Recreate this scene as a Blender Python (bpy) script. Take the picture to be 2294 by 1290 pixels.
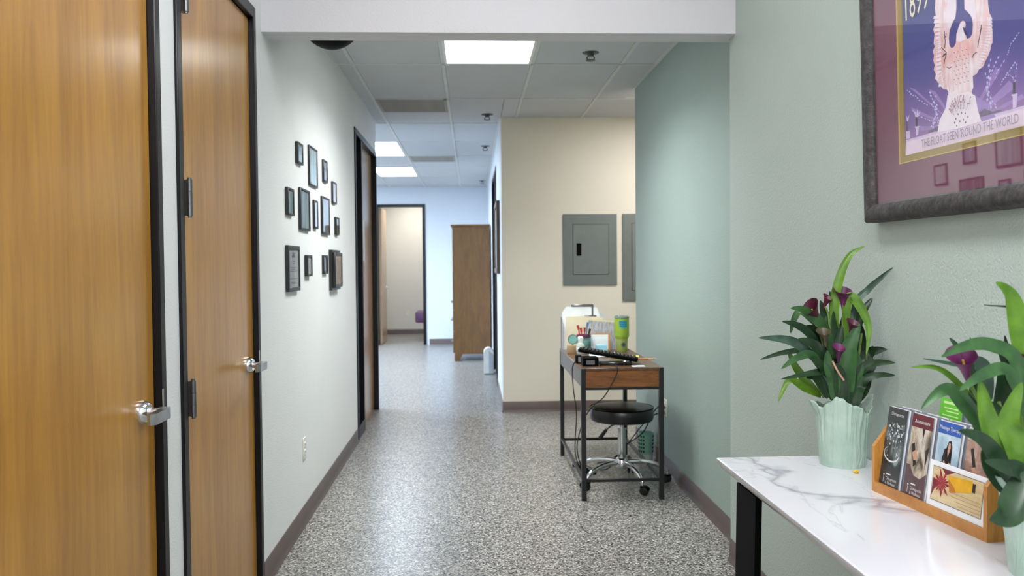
import bpy, bmesh, math, random
from mathutils import Vector, Matrix, noise
from mathutils.geometry import tessellate_polygon
random.seed(7)
PI = math.pi
for o in list(bpy.data.objects): bpy.data.objects.remove(o)
S = bpy.context.scene
COL = S.collection
# ------------------------------------------------------------------ camera
FPX, YAW, PITCH, ROLL, CAMH = 1920.47, .0469, .0272, .0084, 1.3791
_cy, _sy, _cp, _sp = math.cos(YAW), math.sin(YAW), math.cos(PITCH), math.sin(PITCH)
FWD = Vector((_sy*_cp, _cy*_cp, -_sp)); _r = Vector((_cy, -_sy, 0)); _d = FWD.cross(_r)
RGT = math.cos(ROLL)*_r + math.sin(ROLL)*_d; DWN = -math.sin(ROLL)*_r + math.cos(ROLL)*_d
EYE = Vector((0, 0, CAMH))
cd = bpy.data.cameras.new('camera'); cam = bpy.data.objects.new('camera', cd); COL.objects.link(cam)
M = Matrix.Identity(4)
for i in range(3):
    M[i][0], M[i][1], M[i][2], M[i][3] = RGT[i], -DWN[i], -FWD[i], EYE[i]
cam.matrix_world = M
cd.sensor_width = 36; cd.sensor_fit = 'HORIZONTAL'; cd.lens = FPX*36/2294; cd.clip_start = .05
cd.dof.use_dof = True; cd.dof.focus_distance = 2.6; cd.dof.aperture_fstop = 5.0
S.camera = cam
# ------------------------------------------------------------------ world, exposure
W = bpy.data.worlds.new('world'); S.world = W; W.use_nodes = True
W.node_tree.nodes['Background'].inputs[0].default_value = (.75, .85, 1, 1)
W.node_tree.nodes['Background'].inputs[1].default_value = .6
S.view_settings.view_transform = 'Standard'; S.view_settings.look = 'None'
S.view_settings.gamma = 1; S.view_settings.use_curve_mapping = False
S.view_settings.exposure = 0.0
S.cycles.use_denoising = True
S.cycles.max_bounces = 10; S.cycles.diffuse_bounces = 5; S.cycles.sample_clamp_indirect = 6
# strengths of the ceiling lamps
E_NEAR, E_BACK, E_HALL, E_FAR, E_SIDE, E_EXAM = 14.0, 37.0, 5.0, 26.0, 62.0, 20.0
E_FAR_ADDED = 94.0         # unseen outer rows, added to carry most of the far room's light
W_HALL = 42.0        # watts of the louvred hall lamp

# ------------------------------------------------------------------ helpers
def lin(c):
    c = c/255.0
    return c/12.92 if c <= .04045 else ((c+.055)/1.055)**2.4
def C(r, g, b): return (lin(r), lin(g), lin(b), 1)
def ray(px, py):
    return (FWD + RGT*((px-1147)/FPX) + DWN*((py-645)/FPX))
def hit(px, py, ax, val):
    v = ray(px, py); return EYE + v*((val-EYE[ax])/v[ax])

class NT:
    def __init__(s, name):
        s.m = bpy.data.materials.new(name); s.m.use_nodes = True; s.t = s.m.node_tree; s.n = s.t.nodes
        s.p = s.n['Principled BSDF']
    def add(s, typ, **kw):
        nd = s.n.new(typ)
        for k, v in kw.items():
            if hasattr(nd, k) and not k.startswith('i_'): setattr(nd, k, v)
        return nd
    def link(s, a, b): s.t.links.new(a, b)
    def coord(s, scale=(1, 1, 1), rot=(0, 0, 0)):
        tc = s.add('ShaderNodeTexCoord'); mp = s.add('ShaderNodeMapping')
        mp.inputs['Scale'].default_value = scale; mp.inputs['Rotation'].default_value = rot
        s.link(tc.outputs['Object'], mp.inputs[0]); return mp.outputs[0]
    def noise(s, vec, scale, detail=3, rough=.5, dist=0):
        n = s.add('ShaderNodeTexNoise'); n.inputs['Scale'].default_value = scale; n.inputs['Detail'].default_value = detail
        n.inputs['Roughness'].default_value = rough; n.inputs['Distortion'].default_value = dist
        s.link(vec, n.inputs['Vector']); return n
    def ramp(s, fac, stops, interp='LINEAR'):
        r = s.add('ShaderNodeValToRGB'); r.color_ramp.interpolation = interp
        e = r.color_ramp.elements
        while len(e) < len(stops): e.new(.5)
        for i, (p, c) in enumerate(stops): e[i].position = p; e[i].color = c
        s.link(fac, r.inputs[0]); return r.outputs[0]
    def bump(s, h, strength, dist):
        b = s.add('ShaderNodeBump'); b.inputs['Strength'].default_value = strength; b.inputs['Distance'].default_value = dist
        s.link(h, b.inputs['Height']); s.link(b.outputs[0], s.p.inputs['Normal'])

def mat(name, col, rough=.5, metal=0, var=.06, scale=12, spec=None, coat=0, emit=0, alpha=None):
    t = NT(name); v = t.coord(); n = t.noise(v, scale)
    lo = tuple(x*(1-var) for x in col[:3])+(1,); hi = tuple(min(1, x*(1+var)) for x in col[:3])+(1,)
    t.link(t.ramp(n.outputs[0], [(.3, lo), (.7, hi)]), t.p.inputs['Base Color'])
    t.p.inputs['Roughness'].default_value = rough; t.p.inputs['Metallic'].default_value = metal
    if spec is not None: t.p.inputs['Specular IOR Level'].default_value = spec
    t.p.inputs['Coat Weight'].default_value = coat
    if emit:
        t.p.inputs['Emission Color'].default_value = col; t.p.inputs['Emission Strength'].default_value = emit
    return t.m
def paint(name, col, bump=.35, scale=150, rough=.55):
    t = NT(name); v = t.coord(); n = t.noise(v, 1.3, 3)
    lo = tuple(x*.97 for x in col[:3])+(1,); hi = tuple(min(1, x*1.03) for x in col[:3])+(1,)
    t.link(t.ramp(n.outputs[0], [(.3, lo), (.7, hi)]), t.p.inputs['Base Color'])
    t.p.inputs['Roughness'].default_value = rough
    b = t.noise(v, scale, 2, .5); t.bump(b.outputs[0], bump, .004); return t.m
def wood(name, dark, light, scale=(14, 14, .6), rough=.3, coat=.3, knots=False, rot=(0, 0, 0)):
    t = NT(name); v = t.coord(scale, rot)
    n = t.noise(v, 1.6, 6, .62, 1.2); n2 = t.noise(v, 9, 4, .6, .5)
    mx = t.add('ShaderNodeMix'); mx.data_type = 'FLOAT'; mx.inputs[0].default_value = .35
    t.link(n.outputs[0], mx.inputs[2]); t.link(n2.outputs[0], mx.inputs[3])
    mid = tuple((a+b)/2 for a, b in zip(dark, light))
    col = t.ramp(mx.outputs[0], [(.33, dark), (.5, mid), (.66, light)])
    if knots:
        vk = t.add('ShaderNodeTexVoronoi'); vk.inputs['Scale'].default_value = 7
        tc = t.add('ShaderNodeTexCoord'); t.link(tc.outputs['Object'], vk.inputs['Vector'])
        kr = t.ramp(vk.outputs['Distance'], [(.05, (.25, .16, .1, 1)), (.16, (1, 1, 1, 1))])
        mm = t.add('ShaderNodeMix'); mm.data_type = 'RGBA'; mm.blend_type = 'MULTIPLY'; mm.inputs[0].default_value = .8
        t.link(col, mm.inputs[6]); t.link(kr, mm.inputs[7]); col = mm.outputs[2]
    t.link(col, t.p.inputs['Base Color'])
    t.p.inputs['Roughness'].default_value = rough; t.p.inputs['Coat Weight'].default_value = coat; t.p.inputs['Coat Roughness'].default_value = .18
    return t.m
def glass(name, rough=.02, tint=(1, 1, 1, 1), ior=1.5, tr=(1, 1, 1, 1)):
    t = NT(name); t.n.remove(t.p); o = t.n['Material Output']
    a = t.add('ShaderNodeBsdfTransparent'); a.inputs[0].default_value = tr
    g = t.add('ShaderNodeBsdfGlossy'); g.inputs['Roughness'].default_value = rough; g.inputs[0].default_value = tint
    lw = t.add('ShaderNodeLayerWeight'); pw = t.add('ShaderNodeMath'); pw.operation = 'POWER'; pw.inputs[1].default_value = 5
    t.link(lw.outputs['Facing'], pw.inputs[0]); f = t.add('ShaderNodeMath'); f.operation = 'MULTIPLY_ADD'; f.inputs[1].default_value = .95; f.inputs[2].default_value = .045
    t.link(pw.outputs[0], f.inputs[0])
    m = t.add('ShaderNodeMixShader'); t.link(f.outputs[0], m.inputs[0]); t.link(a.outputs[0], m.inputs[1]); t.link(g.outputs[0], m.inputs[2])
    t.link(m.outputs[0], o.inputs[0]); return t.m

class MB:
    """collects shapes, builds ONE mesh object"""
    def __init__(s): s.bm = bmesh.new()
    def box(s, a, b, bev=0, seg=1):
        x0, y0, z0 = a; x1, y1, z1 = b
        vs = [s.bm.verts.new(p) for p in [(x0, y0, z0), (x1, y0, z0), (x1, y1, z0), (x0, y1, z0), (x0, y0, z1), (x1, y0, z1), (x1, y1, z1), (x0, y1, z1)]]
        fs = [s.bm.faces.new([vs[i] for i in q]) for q in [(3, 2, 1, 0), (4, 5, 6, 7), (0, 1, 5, 4), (1, 2, 6, 5), (2, 3, 7, 6), (3, 0, 4, 7)]]
        if bev:
            es = list({e for f in fs for e in f.edges})
            bmesh.ops.bevel(s.bm, geom=es, offset=bev, segments=seg, affect='EDGES', profile=.5)
        return s
    def obox(s, c, size, mtx, bev=0):
        """box of given size centred at c, rotated by 3x3 mtx"""
        n0 = set(s.bm.verts); h = Vector(size)/2
        s.box(-h, h, bev)
        for v in s.bm.verts:
            if v not in n0: v.co = mtx @ v.co + Vector(c)
        return s
    def prism(s, pts, ax, a, b):
        """polygon pts (2D) extruded along axis ax from a to b"""
        def P(p, t):
            q = list(p); q.insert(ax, t); return q
        A = [s.bm.verts.new(P(p, a)) for p in pts]; B = [s.bm.verts.new(P(p, b)) for p in pts]
        n = len(pts)
        s.bm.faces.new(A[::-1]); s.bm.faces.new(B)
        for i in range(n): s.bm.faces.new([A[i], A[(i+1) % n], B[(i+1) % n], B[i]])
        return s
    def poly(s, pts):
        s.bm.faces.new([s.bm.verts.new(p) for p in pts]); return s
    def lathe(s, prof, c=(0, 0, 0), n=32, axis=2, fn=None):
        rings = []
        for (r, z) in prof:
            ring = []
            for i in range(n):
                a = 2*PI*i/n
                rr = r if fn is None else r*fn(a, z)
                q = [rr*math.cos(a), rr*math.sin(a)]; q.insert(axis, z)
                ring.append(s.bm.verts.new(Vector(q)+Vector(c)))
            rings.append(ring)
        for A, B in zip(rings, rings[1:]):
            for i in range(n): s.bm.faces.new([A[i], A[(i+1) % n], B[(i+1) % n], B[i]])
        if prof[0] == prof[-1]: return s
        if prof[0][0] > 1e-4: s.bm.faces.new(rings[0][::-1])
        if prof[-1][0] > 1e-4: s.bm.faces.new(rings[-1])
        return s
    def cyl(s, p0, p1, r0, r1=None, n=16, cap=True):
        r1 = r0 if r1 is None else r1
        p0, p1 = Vector(p0), Vector(p1); d = (p1-p0).normalized()
        u = d.orthogonal().normalized(); w = d.cross(u)
        A = [s.bm.verts.new(p0+(u*math.cos(2*PI*i/n)+w*math.sin(2*PI*i/n))*r0) for i in range(n)]
        B = [s.bm.verts.new(p1+(u*math.cos(2*PI*i/n)+w*math.sin(2*PI*i/n))*r1) for i in range(n)]
        for i in range(n): s.bm.faces.new([A[i], A[(i+1) % n], B[(i+1) % n], B[i]])
        if cap: s.bm.faces.new(A[::-1]); s.bm.faces.new(B)
        return s
    def tube(s, pts, r, n=8, smooth=4):
        pts = [Vector(p) for p in pts]
        if smooth: pts = catmull(pts, smooth)
        rings = []; up = None
        for i, p in enumerate(pts):
            d = (pts[min(i+1, len(pts)-1)]-pts[max(i-1, 0)]).normalized()
            if up is None: up = d.orthogonal().normalized()
            up = (up-d*up.dot(d)).normalized(); w = d.cross(up)
            rr = r(i/(len(pts)-1)) if callable(r) else r
            rings.append([s.bm.verts.new(p+(up*math.cos(2*PI*k/n)+w*math.sin(2*PI*k/n))*rr) for k in range(n)])
        for A, B in zip(rings, rings[1:]):
            for k in range(n): s.bm.faces.new([A[k], A[(k+1) % n], B[(k+1) % n], B[k]])
        s.bm.faces.new(rings[0][::-1]); s.bm.faces.new(rings[-1]); return s
    def build(s, name, m, parent=None, smooth=True, kind=None, label=None):
        bmesh.ops.recalc_face_normals(s.bm, faces=s.bm.faces)
        me = bpy.data.meshes.new(name); s.bm.to_mesh(me); s.bm.free()
        me.materials.append(m)
        if smooth:
            for p in me.polygons: p.use_smooth = True
            me.set_sharp_from_angle(angle=math.radians(38))
        return link(name, me, parent, kind, label)
def link(name, me, parent=None, kind=None, label=None):
    o = bpy.data.objects.new(name, me); COL.objects.link(o)
    if parent: o.parent = parent
    if kind: o['kind'] = kind
    if label: o['label'] = label
    return o
def catmull(p, k):
    out = []; n = len(p)
    for i in range(n-1):
        a, b, c, d = p[max(i-1, 0)], p[i], p[i+1], p[min(i+2, n-1)]
        for j in range(k):
            t = j/k
            out.append(.5*((2*b)+(c-a)*t+(2*a-5*b+4*c-d)*t*t+(3*b-a-3*c+d)*t**3))
    return out+[p[-1]]
def thing(name, label, cat, loc=(0, 0, 0), rot=(0, 0, 0), group=None):
    o = bpy.data.objects.new(name, None); COL.objects.link(o); o.empty_display_size = .1
    o.location = loc; o.rotation_euler = rot; return tag(o, label, cat, group)
def tag(o, label, cat, group=None):
    o['label'] = label; o['category'] = cat
    if group: o['group'] = group
    return o
def structure(name, loc=(0, 0, 0), rot=(0, 0, 0)):
    o = bpy.data.objects.new(name, None); COL.objects.link(o); o.location = loc; o.rotation_euler = rot; o['kind'] = 'structure'; return o
def copytree(o, loc=None, label=None, parent=None):
    c = o.copy(); COL.objects.link(c)
    if parent: c.parent = parent
    if loc is not None: c.location = loc
    if label: c['label'] = label
    for ch in list(o.children): copytree(ch, parent=c)
    return c
TEXTS = []
def text(body, size, parent, loc, rot, m, sx=1, name='lettering', align='CENTER'):
    cu = bpy.data.curves.new(name, 'FONT'); cu.body = body; cu.size = size; cu.align_x = align; cu.align_y = 'CENTER'
    cu.materials.append(m); cu.resolution_u = 2
    o = bpy.data.objects.new(name, cu); COL.objects.link(o); o.parent = parent; TEXTS.append(o)
    o.location = loc; o.rotation_euler = rot; o.scale = (sx, 1, 1); return o

# ------------------------------------------------------------------ materials
M_left = paint('wall_white_green', C(230, 231, 231))
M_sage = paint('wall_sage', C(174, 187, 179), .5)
M_sage_dim = paint('wall_sage_hall_dim', C(150, 167, 160), .35)  # same sage paint as near wall; the difference in light is coloured in
M_beige = paint('wall_beige', C(216, 212, 198), .15)
M_beam = paint('beam_white', C(212, 210, 214), .3)
M_far = paint('wall_far_white', C(214, 220, 228), .1)
M_cream = paint('wall_cream', C(218, 214, 204), .1)
M_tile = paint('ceiling_tile', C(196, 198, 201), .25, 260, .9)
M_tee = mat('ceiling_tee', C(206, 209, 206), .5)
M_base = mat('vinyl_baseboard', C(88, 75, 72), .45)
M_black = mat('black_paint', C(4, 4, 5), .6, spec=.06)
M_frame = mat('dark_door_frame', C(11, 11, 16), .35, spec=.3)
M_blackmetal = mat('black_metal', C(22, 22, 24), .4)
M_chrome = mat('chrome', (.72, .73, .75, 1), .12, 1)
M_satin = mat('satin_chrome', (.55, .56, .58, 1), .28, 1)
M_gun = mat('dark_steel', (.2, .2, .21, 1), .35, .9)
M_door = wood('door_oak', C(150, 100, 30), C(192, 140, 54), (5, 5, .42), .32, .35)
M_deskw = wood('desk_pine', C(92, 52, 22), C(156, 98, 46), (3, 3, 26), .4, .1, True)
M_desktop = wood('desk_top_wood', C(70, 48, 32), C(112, 80, 56), (22, 1.2, 22), .35, .2)
M_oak = wood('cabinet_oak', C(84, 56, 24), C(112, 78, 38), (9, 9, 1.5), .5, 0)
M_holder = wood('holder_oak', C(165, 105, 38), C(205, 145, 66), (30, 3, 3), .35, .2)
M_white = mat('white_plastic', C(232, 232, 230), .4)
M_ivory = mat('ivory_plastic', C(222, 220, 208), .4)
M_paper = mat('white_paper', C(238, 239, 242), .7)
M_glass = glass('picture_glass')
M_vinyl = mat('black_vinyl', C(14, 14, 17), .33, var=.2)
M_rubber = mat('black_rubber', C(18, 18, 20), .6)
M_grayp = mat('panel_grey', C(98, 106, 105), .5)
M_grayd = mat('panel_door_grey', C(102, 111, 110), .45)

def floor_mat():
    t = NT('flake_floor'); v = t.coord()
    a = t.add('ShaderNodeTexVoronoi'); a.inputs['Scale'].default_value = 150; t.link(v, a.inputs['Vector'])
    sep = t.add('ShaderNodeSeparateColor'); t.link(a.outputs['Color'], sep.inputs[0])
    col = t.ramp(sep.outputs[0], [(0, C(36, 36, 38)), (.14, C(84, 82, 80)), (.28, C(122, 120, 116)), (.50, C(148, 145, 140)), (.74, C(178, 175, 170)), (.92, C(206, 204, 200))], 'CONSTANT')
    b = t.noise(v, 60, 2); mx = t.add('ShaderNodeMix'); mx.data_type = 'RGBA'; mx.blend_type = 'MULTIPLY'; mx.inputs[0].default_value = .5
    t.link(col, mx.inputs[6]); t.link(t.ramp(b.outputs[0], [(.35, (.62, .62, .62, 1)), (.6, (1, 1, 1, 1))]), mx.inputs[7])
    t.link(mx.outputs[2], t.p.inputs['Base Color'])
    t.p.inputs['Roughness'].default_value = .3; t.p.inputs['Specular IOR Level'].default_value = .33
    n = t.noise(v, 90, 2); t.bump(n.outputs[0], .12, .002); return t.m
M_floor = floor_mat()
def marble_mat():
    t = NT('white_marble'); v = t.coord((1.5, .55, 1), (0, 0, .25))
    def vein(scale, w, dist, seed):
        mp = t.add('ShaderNodeMapping'); mp.inputs['Location'].default_value = (seed, seed*.7, 0); t.link(v, mp.inputs[0])
        n = t.noise(mp.outputs[0], scale, 5, .55, dist)
        s = t.add('ShaderNodeMath'); s.operation = 'SUBTRACT'; s.inputs[1].default_value = .5; t.link(n.outputs[0], s.inputs[0])
        a = t.add('ShaderNodeMath'); a.operation = 'ABSOLUTE'; t.link(s.outputs[0], a.inputs[0])
        return t.ramp(a.outputs[0], [(0, (.52, .52, .55, 1)), (w*.35, (.8, .8, .82, 1)), (w, (1, 1, 1, 1))])
    m1 = t.add('ShaderNodeMix'); m1.data_type = 'RGBA'; m1.blend_type = 'MULTIPLY'; m1.inputs[0].default_value = .35
    t.link(vein(.95, .022, .8, 3.1), m1.inputs[6]); t.link(vein(2.0, .008, .5, 7.7), m1.inputs[7])
    m2 = t.add('ShaderNodeMix'); m2.data_type = 'RGBA'; m2.blend_type = 'MULTIPLY'; m2.inputs[0].default_value = 1
    m2.inputs[6].default_value = C(220, 219, 225); t.link(m1.outputs[2], m2.inputs[7])
    t.link(m2.outputs[2], t.p.inputs['Base Color']); t.p.inputs['Roughness'].default_value = .12
    t.p.inputs['Coat Weight'].default_value = .3; return t.m
M_marble = marble_mat()
def emit_mat(name, col, st):
    t = NT(name); v = t.coord(); n = t.noise(v, 2, 1)
    t.link(t.ramp(n.outputs[0], [(.3, tuple(x*.96 for x in col[:3])+(1,)), (.7, col)]), t.p.inputs['Emission Color'])
    t.p.inputs['Base Color'].default_value = (.8, .8, .8, 1); t.p.inputs['Emission Strength'].default_value = st; return t.m

# ------------------------------------------------------------------ room shell
XL, XR, XN, ZC = -.9075, 1.2817, 1.191, 2.74      # left wall, far sage wall, near sage wall, ceiling
YB0, YB1, ZB = 3.817, 3.96, 2.404                  # beam
YLE, YTE, YBG, XC = 8.30, 6.65, 7.97, .284         # end of left wall, end of sage wall, beige wall, corner
YF = 14.95                                         # far wall
ZN = 3.30                                          # ceiling of the near room
YK = -2.6                                          # wall behind the viewer
MB().box((-6.2, YK-.1, -.1), (5.2, 18, 0)).build('floor', M_floor, kind='structure', smooth=False)

def wall_with_holes_x(name, x0, x1, y0, y1, zt, holes, m):
    """wall slab between x0 and x1 running along Y with openings (ya, yb, ztop)"""
    b = MB(); y = y0
    for (ya, yb, zh) in sorted(holes):
        if ya > y: b.box((x0, y, 0), (x1, ya, zt))
        b.box((x0, ya, zh), (x1, yb, zt)); y = yb
    if y < y1: b.box((x0, y, 0), (x1, y1, zt))
    return b.build(name, m, kind='structure', smooth=False)
D1 = (1.54, 2.535, 2.445); D2 = (2.725, 3.665, 2.445); D3 = (6.79, 8.24, 2.445)
wall_with_holes_x('wall_left', XL-.14, XL, YK, YLE, ZN, [D1, D2, D3], M_left)
# near sage wall with rounded end
b = MB(); rr = .02
pts = [(XN, YK), (XN, 3.92-rr)]+[(XN+rr-rr*math.cos(a), 3.92-rr+rr*math.sin(a)) for a in [PI/8, PI/4, 3*PI/8, PI/2]]+[(XN+.3, 3.92), (XN+.3, YK)]
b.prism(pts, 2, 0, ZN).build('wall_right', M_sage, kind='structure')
MB().box((XR, 3.9, 0), (XR+.14, YTE, ZC)).build('wall_right_hall', M_sage_dim, kind='structure', smooth=False)
MB().box((XL-.02, YB0, ZB), (XN, YB1, ZN)).box((XN, YB1-.04, ZB), (XR+.05, YB1, ZN)).build('trim_1', M_beam, kind='structure', smooth=False)
MB().box((XC, YBG, 0), (5.0, YBG+.12, ZC)).build('wall_back', M_beige, kind='structure', smooth=False)
DR = (9.6, 11.3, 2.46)
wall_with_holes_x('wall_right_far', XC, XC+.12, YBG+.12, YF, ZC, [DR], M_far)
# far wall with doorway
FO = (-1.66, -.795, 2.44)
MB().box((-6, YF, 0), (FO[0], YF+.12, ZC)).box((FO[1], YF, 0), (XC+.5, YF+.12, ZC)).box((FO[0], YF, FO[2]), (FO[1], YF+.12, ZC)).build('wall_far', M_far, kind='structure', smooth=False)
MB().box((-3.2, 17.3, 0), (1.8, 17.4, ZC)).build('wall_exam_back', M_cream, kind='structure', smooth=False)
MB().box((-3.2, YF+.12, 0), (-3.1, 17.3, ZC)).box((1.7, YF+.12, 0), (1.8, 17.3, ZC)).build('wall_exam_sides', M_cream, kind='structure', smooth=False)
MB().box((-6.1, YLE-.12, 0), (-6, YF, ZC)).box((-6, YLE-.12, 0), (XL-.14, YLE, ZC)).build('wall_left_far', M_far, kind='structure', smooth=False)
MB().box((5, 6.5, 0), (5.1, YBG+.12, ZC)).build('wall_side_hall_end', M_beige, kind='structure', smooth=False)
MB().box((XR+.14, YTE-.12, 0), (5, YTE, ZC)).build('wall_side_hall', M_beige, kind='structure', smooth=False)
MB().box((XL-.14, YK-.1, 0), (XN+.3, YK, ZN)).build('wall_behind', M_left, kind='structure', smooth=False)
# spaces behind the door openings stay dark: backing walls
MB().box((XL-1.6, D3[0]-.3, 0), (XL-1.5, 8.18, ZC)).build('wall_closet', M_cream, kind='structure', smooth=False)
MB().box((XC+1.5, 9, 0), (XC+1.6, 12, ZC)).build('wall_room_right', M_cream, kind='structure', smooth=False)

# baseboards
def base_x(name, x, y0, y1, side):     # along Y, wall face at x, room on the `side`
    s = side
    MB().prism([(x, 0), (x+s*.016, 0), (x+s*.009, .014), (x+s*.006, .03), (x+s*.006, .098), (x+s*.003, .102), (x, .102)], 1, y0, y1).build(name, M_base, kind='structure')
def base_y(name, y, x0, x1, side):
    s = side
    MB().prism([(y, 0), (y+s*.016, 0), (y+s*.009, .014), (y+s*.006, .03), (y+s*.006, .098), (y+s*.003, .102), (y, .102)], 0, x0, x1).build(name, M_base, kind='structure')
# note: prism pts for axis 0 are (y, z)
base_x('baseboard_left', XL, D2[1]+.04, D3[0]-.04, 1)
base_x('baseboard_left_near', XL, D1[1]+.04, D2[0]-.04, 1)
base_x('baseboard_right', XN, YK, 3.90, -1)
base_x('baseboard_right_hall', XR, 3.92, YTE, -1)
base_y('baseboard_right_end', 3.92, XN+.01, XR, 1)
base_y('baseboard_back', YBG, XC, 5, -1)
base_x('baseboard_right_far', XC, YBG, DR[0]-.04, -1)
base_x('baseboard_right_far_end', XC, DR[1]+.04, YF, -1)
base_y('baseboard_far', YF, FO[1]+.05, XC, -1)
base_y('baseboard_exam', 17.3, -3, 1.6, -1)

# ---- ceiling of hall and far room: slab with tiles and tees
ceil = MB().box((-6, 3.9, ZC+.02), (5.1, 17.4, ZC+.12)).build('ceiling', M_tile, kind='structure', smooth=False)
near_ceil = MB().box((XL-.14, YK, ZN), (XN+.3, YB1, ZN+.1)).build('ceiling_near', M_tile, kind='structure', smooth=False)
XG = [-.787+.6065*k for k in range(-8, 10)]; YG = [4.63+1.218*k-1.218 for k in range(0, 11)]
PX, PY = .6065, 1.218
lights = {(7, 1): 'hall', (8, 1): 'x'}
def cell(i, j): return XG[i], YG[j]
LI = {}   # cells that are lamps
def col_of(x): return min(range(len(XG)), key=lambda i: abs(XG[i]-x))
ci = col_of(-.18)
LI[(ci, 1)] = 'hall'
for cx in (-1.39, -3.82, -5.0):  # first column is real, the outer two are added lamps out of view
    for j in (5, 7): LI[(col_of(cx), j)] = 'far' if cx > -2 else 'far_added'
LI[(col_of(1.64), 2)] = 'side'
VENT = {(col_of(-.787), 3), (col_of(-.787), 6)}
def room_at(x, y):
    """is the ceiling cell over a space one can look up at"""
    if y < YB1: return False
    if y+PY <= YLE and x+PX < XL: return False
    if y > YBG+.1 and x > XC: return False
    if y+PY < YTE+.2 and x > XR: return False
    if y+.2 > YF: return False
    return True
tile_me = {}
def tile(x0, y0, x1, y1):
    w, h = round(x1-x0, 4), round(y1-y0, 4)
    if (w, h) not in tile_me:
        bb = MB().box((0, 0, 0), (w, h, .022), .003); o = bb.build('tile', M_tile, ceil, smooth=False); tile_me[(w, h)] = o.data
    else: o = link('tile', tile_me[(w, h)], ceil)
    o.location = (x0, y0, ZC); return o
G = .012
for i in range(len(XG)-1):
    for j in range(len(YG)-1):
        x, y = cell(i, j)
        if (i, j) in LI: continue
        if not room_at(x, y): continue
        x0, x1, y0, y1 = x+G, x+PX-G, y+G, y+PY-G
        if y < 3.97: y0 = 3.97
        if y1 < 3.99: continue
        if y < YLE-.2: x0 = max(x0, XL+.004)
        if y < YTE-.6: x1 = min(x1, XR-.004)
        if y > 8.2: x1 = min(x1, XC-.004)
        if y1 > YF-.005: y1 = YF-.005
        if x1-x0 < .03: continue
        if (i, j) in VENT: y0 = y+PX+G
        if y < YBG < y1 and x1 > XC:
            if x0 < XC: tile(x0, y0, XC-.004, y1); tile(XC, y0, x1, YBG-.004)
            else: tile(x0, y0, x1, YBG-.004)
            continue
        tile(x0, y0, x1, y1)
zt0, zt1 = ZC-.004, ZC+.02
for x in XG:       # long runners
    segs = []
    if XL < x < XR: segs.append((3.97, YBG if x > XC else YF))
    elif x < XL: segs.append((YLE, YF))
    else: segs.append((YTE, YBG))
    for a, c in segs: MB().box((x-G, a, zt0), (x+G, c, zt1)).build('grid_runner', M_tee, ceil, smooth=False)
for y in YG:
    if y < 4: continue
    xa = XL if y < YLE-.05 else -6; xb = XC if y > YBG else (5 if y > YTE else XR)
    if y > YF: continue
    MB().box((xa, y-G, zt0), (xb, y+G, zt1-.002)).build('grid_runner', M_tee, ceil, smooth=False)
for (a, c, x, s) in ((3.97, YLE, XL, 1), (3.97, YTE, XR, -1), (YBG, YF, XC, -1)):
    MB().box((min(x, x+s*.02), a, zt0+.001), (max(x, x+s*.02), c, zt0+.004)).build('wall_angle', M_tee, ceil, smooth=False)
MB().box((XC, YBG-.02, zt0+.001), (5, YBG, zt0+.004)).build('wall_angle', M_tee, ceil, smooth=False)

# ---- lamps
L_mats = {'hall': emit_mat('diffuser_hall', (.98, 1, .99, 1), E_HALL), 'far': emit_mat('diffuser_far', (.73, .86, 1, 1), E_FAR),
          'far_added': emit_mat('diffuser_far_added', (.73, .86, 1, 1), E_FAR_ADDED), 'side': emit_mat('diffuser_side', (1, .95, .92, 1), E_SIDE), 'near': emit_mat('diffuser_near', (.97, .97, 1, 1), E_NEAR), 'back': emit_mat('diffuser_back', (.97, .97, 1, 1), E_BACK), 'exam': emit_mat('diffuser_exam', (1, .97, .92, 1), E_EXAM)}
def lamp(kind, x, y, z, label, w=PX, h=PY):
    t = thing('ceiling_light', label, 'ceiling light', (x+w/2, y+h/2, z), group='recessed fluorescent panel lights')
    b = MB(); a, c, f = w/2-G, h/2-G, .018
    for q in (((-a, -c, -.004), (a, -c+f, .012)), ((-a, c-f, -.004), (a, c, .012)), ((-a, -c+f, -.004), (-a+f, c-f, .012)), ((a-f, -c+f, -.004), (a, c-f, .012))): b.box(*q)
    b.build('frame', M_white, t, smooth=False)
    MB().box((-a+f, -c+f, .001), (a-f, c-f, .008)).build('diffuser', L_mats[kind], t, smooth=False)
    if kind == 'hall':      # its prismatic lens throws the light downwards
        ld = bpy.data.lights.new('panel_glow', 'AREA'); ld.shape = 'RECTANGLE'; ld.size = 2*(a-f); ld.size_y = 2*(c-f); ld.energy = W_HALL
        ld.color = (.97, 1, .98); ld.spread = math.radians(140)
        lo = bpy.data.objects.new('panel_glow', ld); COL.objects.link(lo); lo.parent = t; lo.location = (0, 0, -.001)
lab = {'hall': 'bright greenish white panel light in the hall ceiling just beyond the beam', 'side': 'panel light in the side hall ceiling around the sage wall corner'}
fl = 0
for (i, j), k in LI.items():
    x, y = cell(i, j)
    l = lab.get(k)
    if k in ('far', 'far_added'):
        nm = {5: 'nearer', 7: 'farther'}[j]; rowx = {col_of(-1.39): 'beside the hall end', col_of(-3.82): 'added unseen in the middle of the far room', col_of(-5.0): 'added unseen at the outer side of the far room'}[i]
        l = 'cool white panel light %s, %s of its pair' % (rowx, nm)
    lamp(k, x, y, ZC, l)
lamp('near', -.16, 1.70, ZN-.012, 'white panel light in the near room ceiling just before the beam')
lamp('back', -.16, -.6, ZN-.012, 'white panel light in the near room ceiling over the viewer')
lamp('back', -.16, -2.2, ZN-.012, 'white panel light in the near room ceiling behind the viewer')
lamp('exam', -1.4, 15.6, ZC+.006, 'panel light in the exam room ceiling beyond the far doorway')
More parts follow.
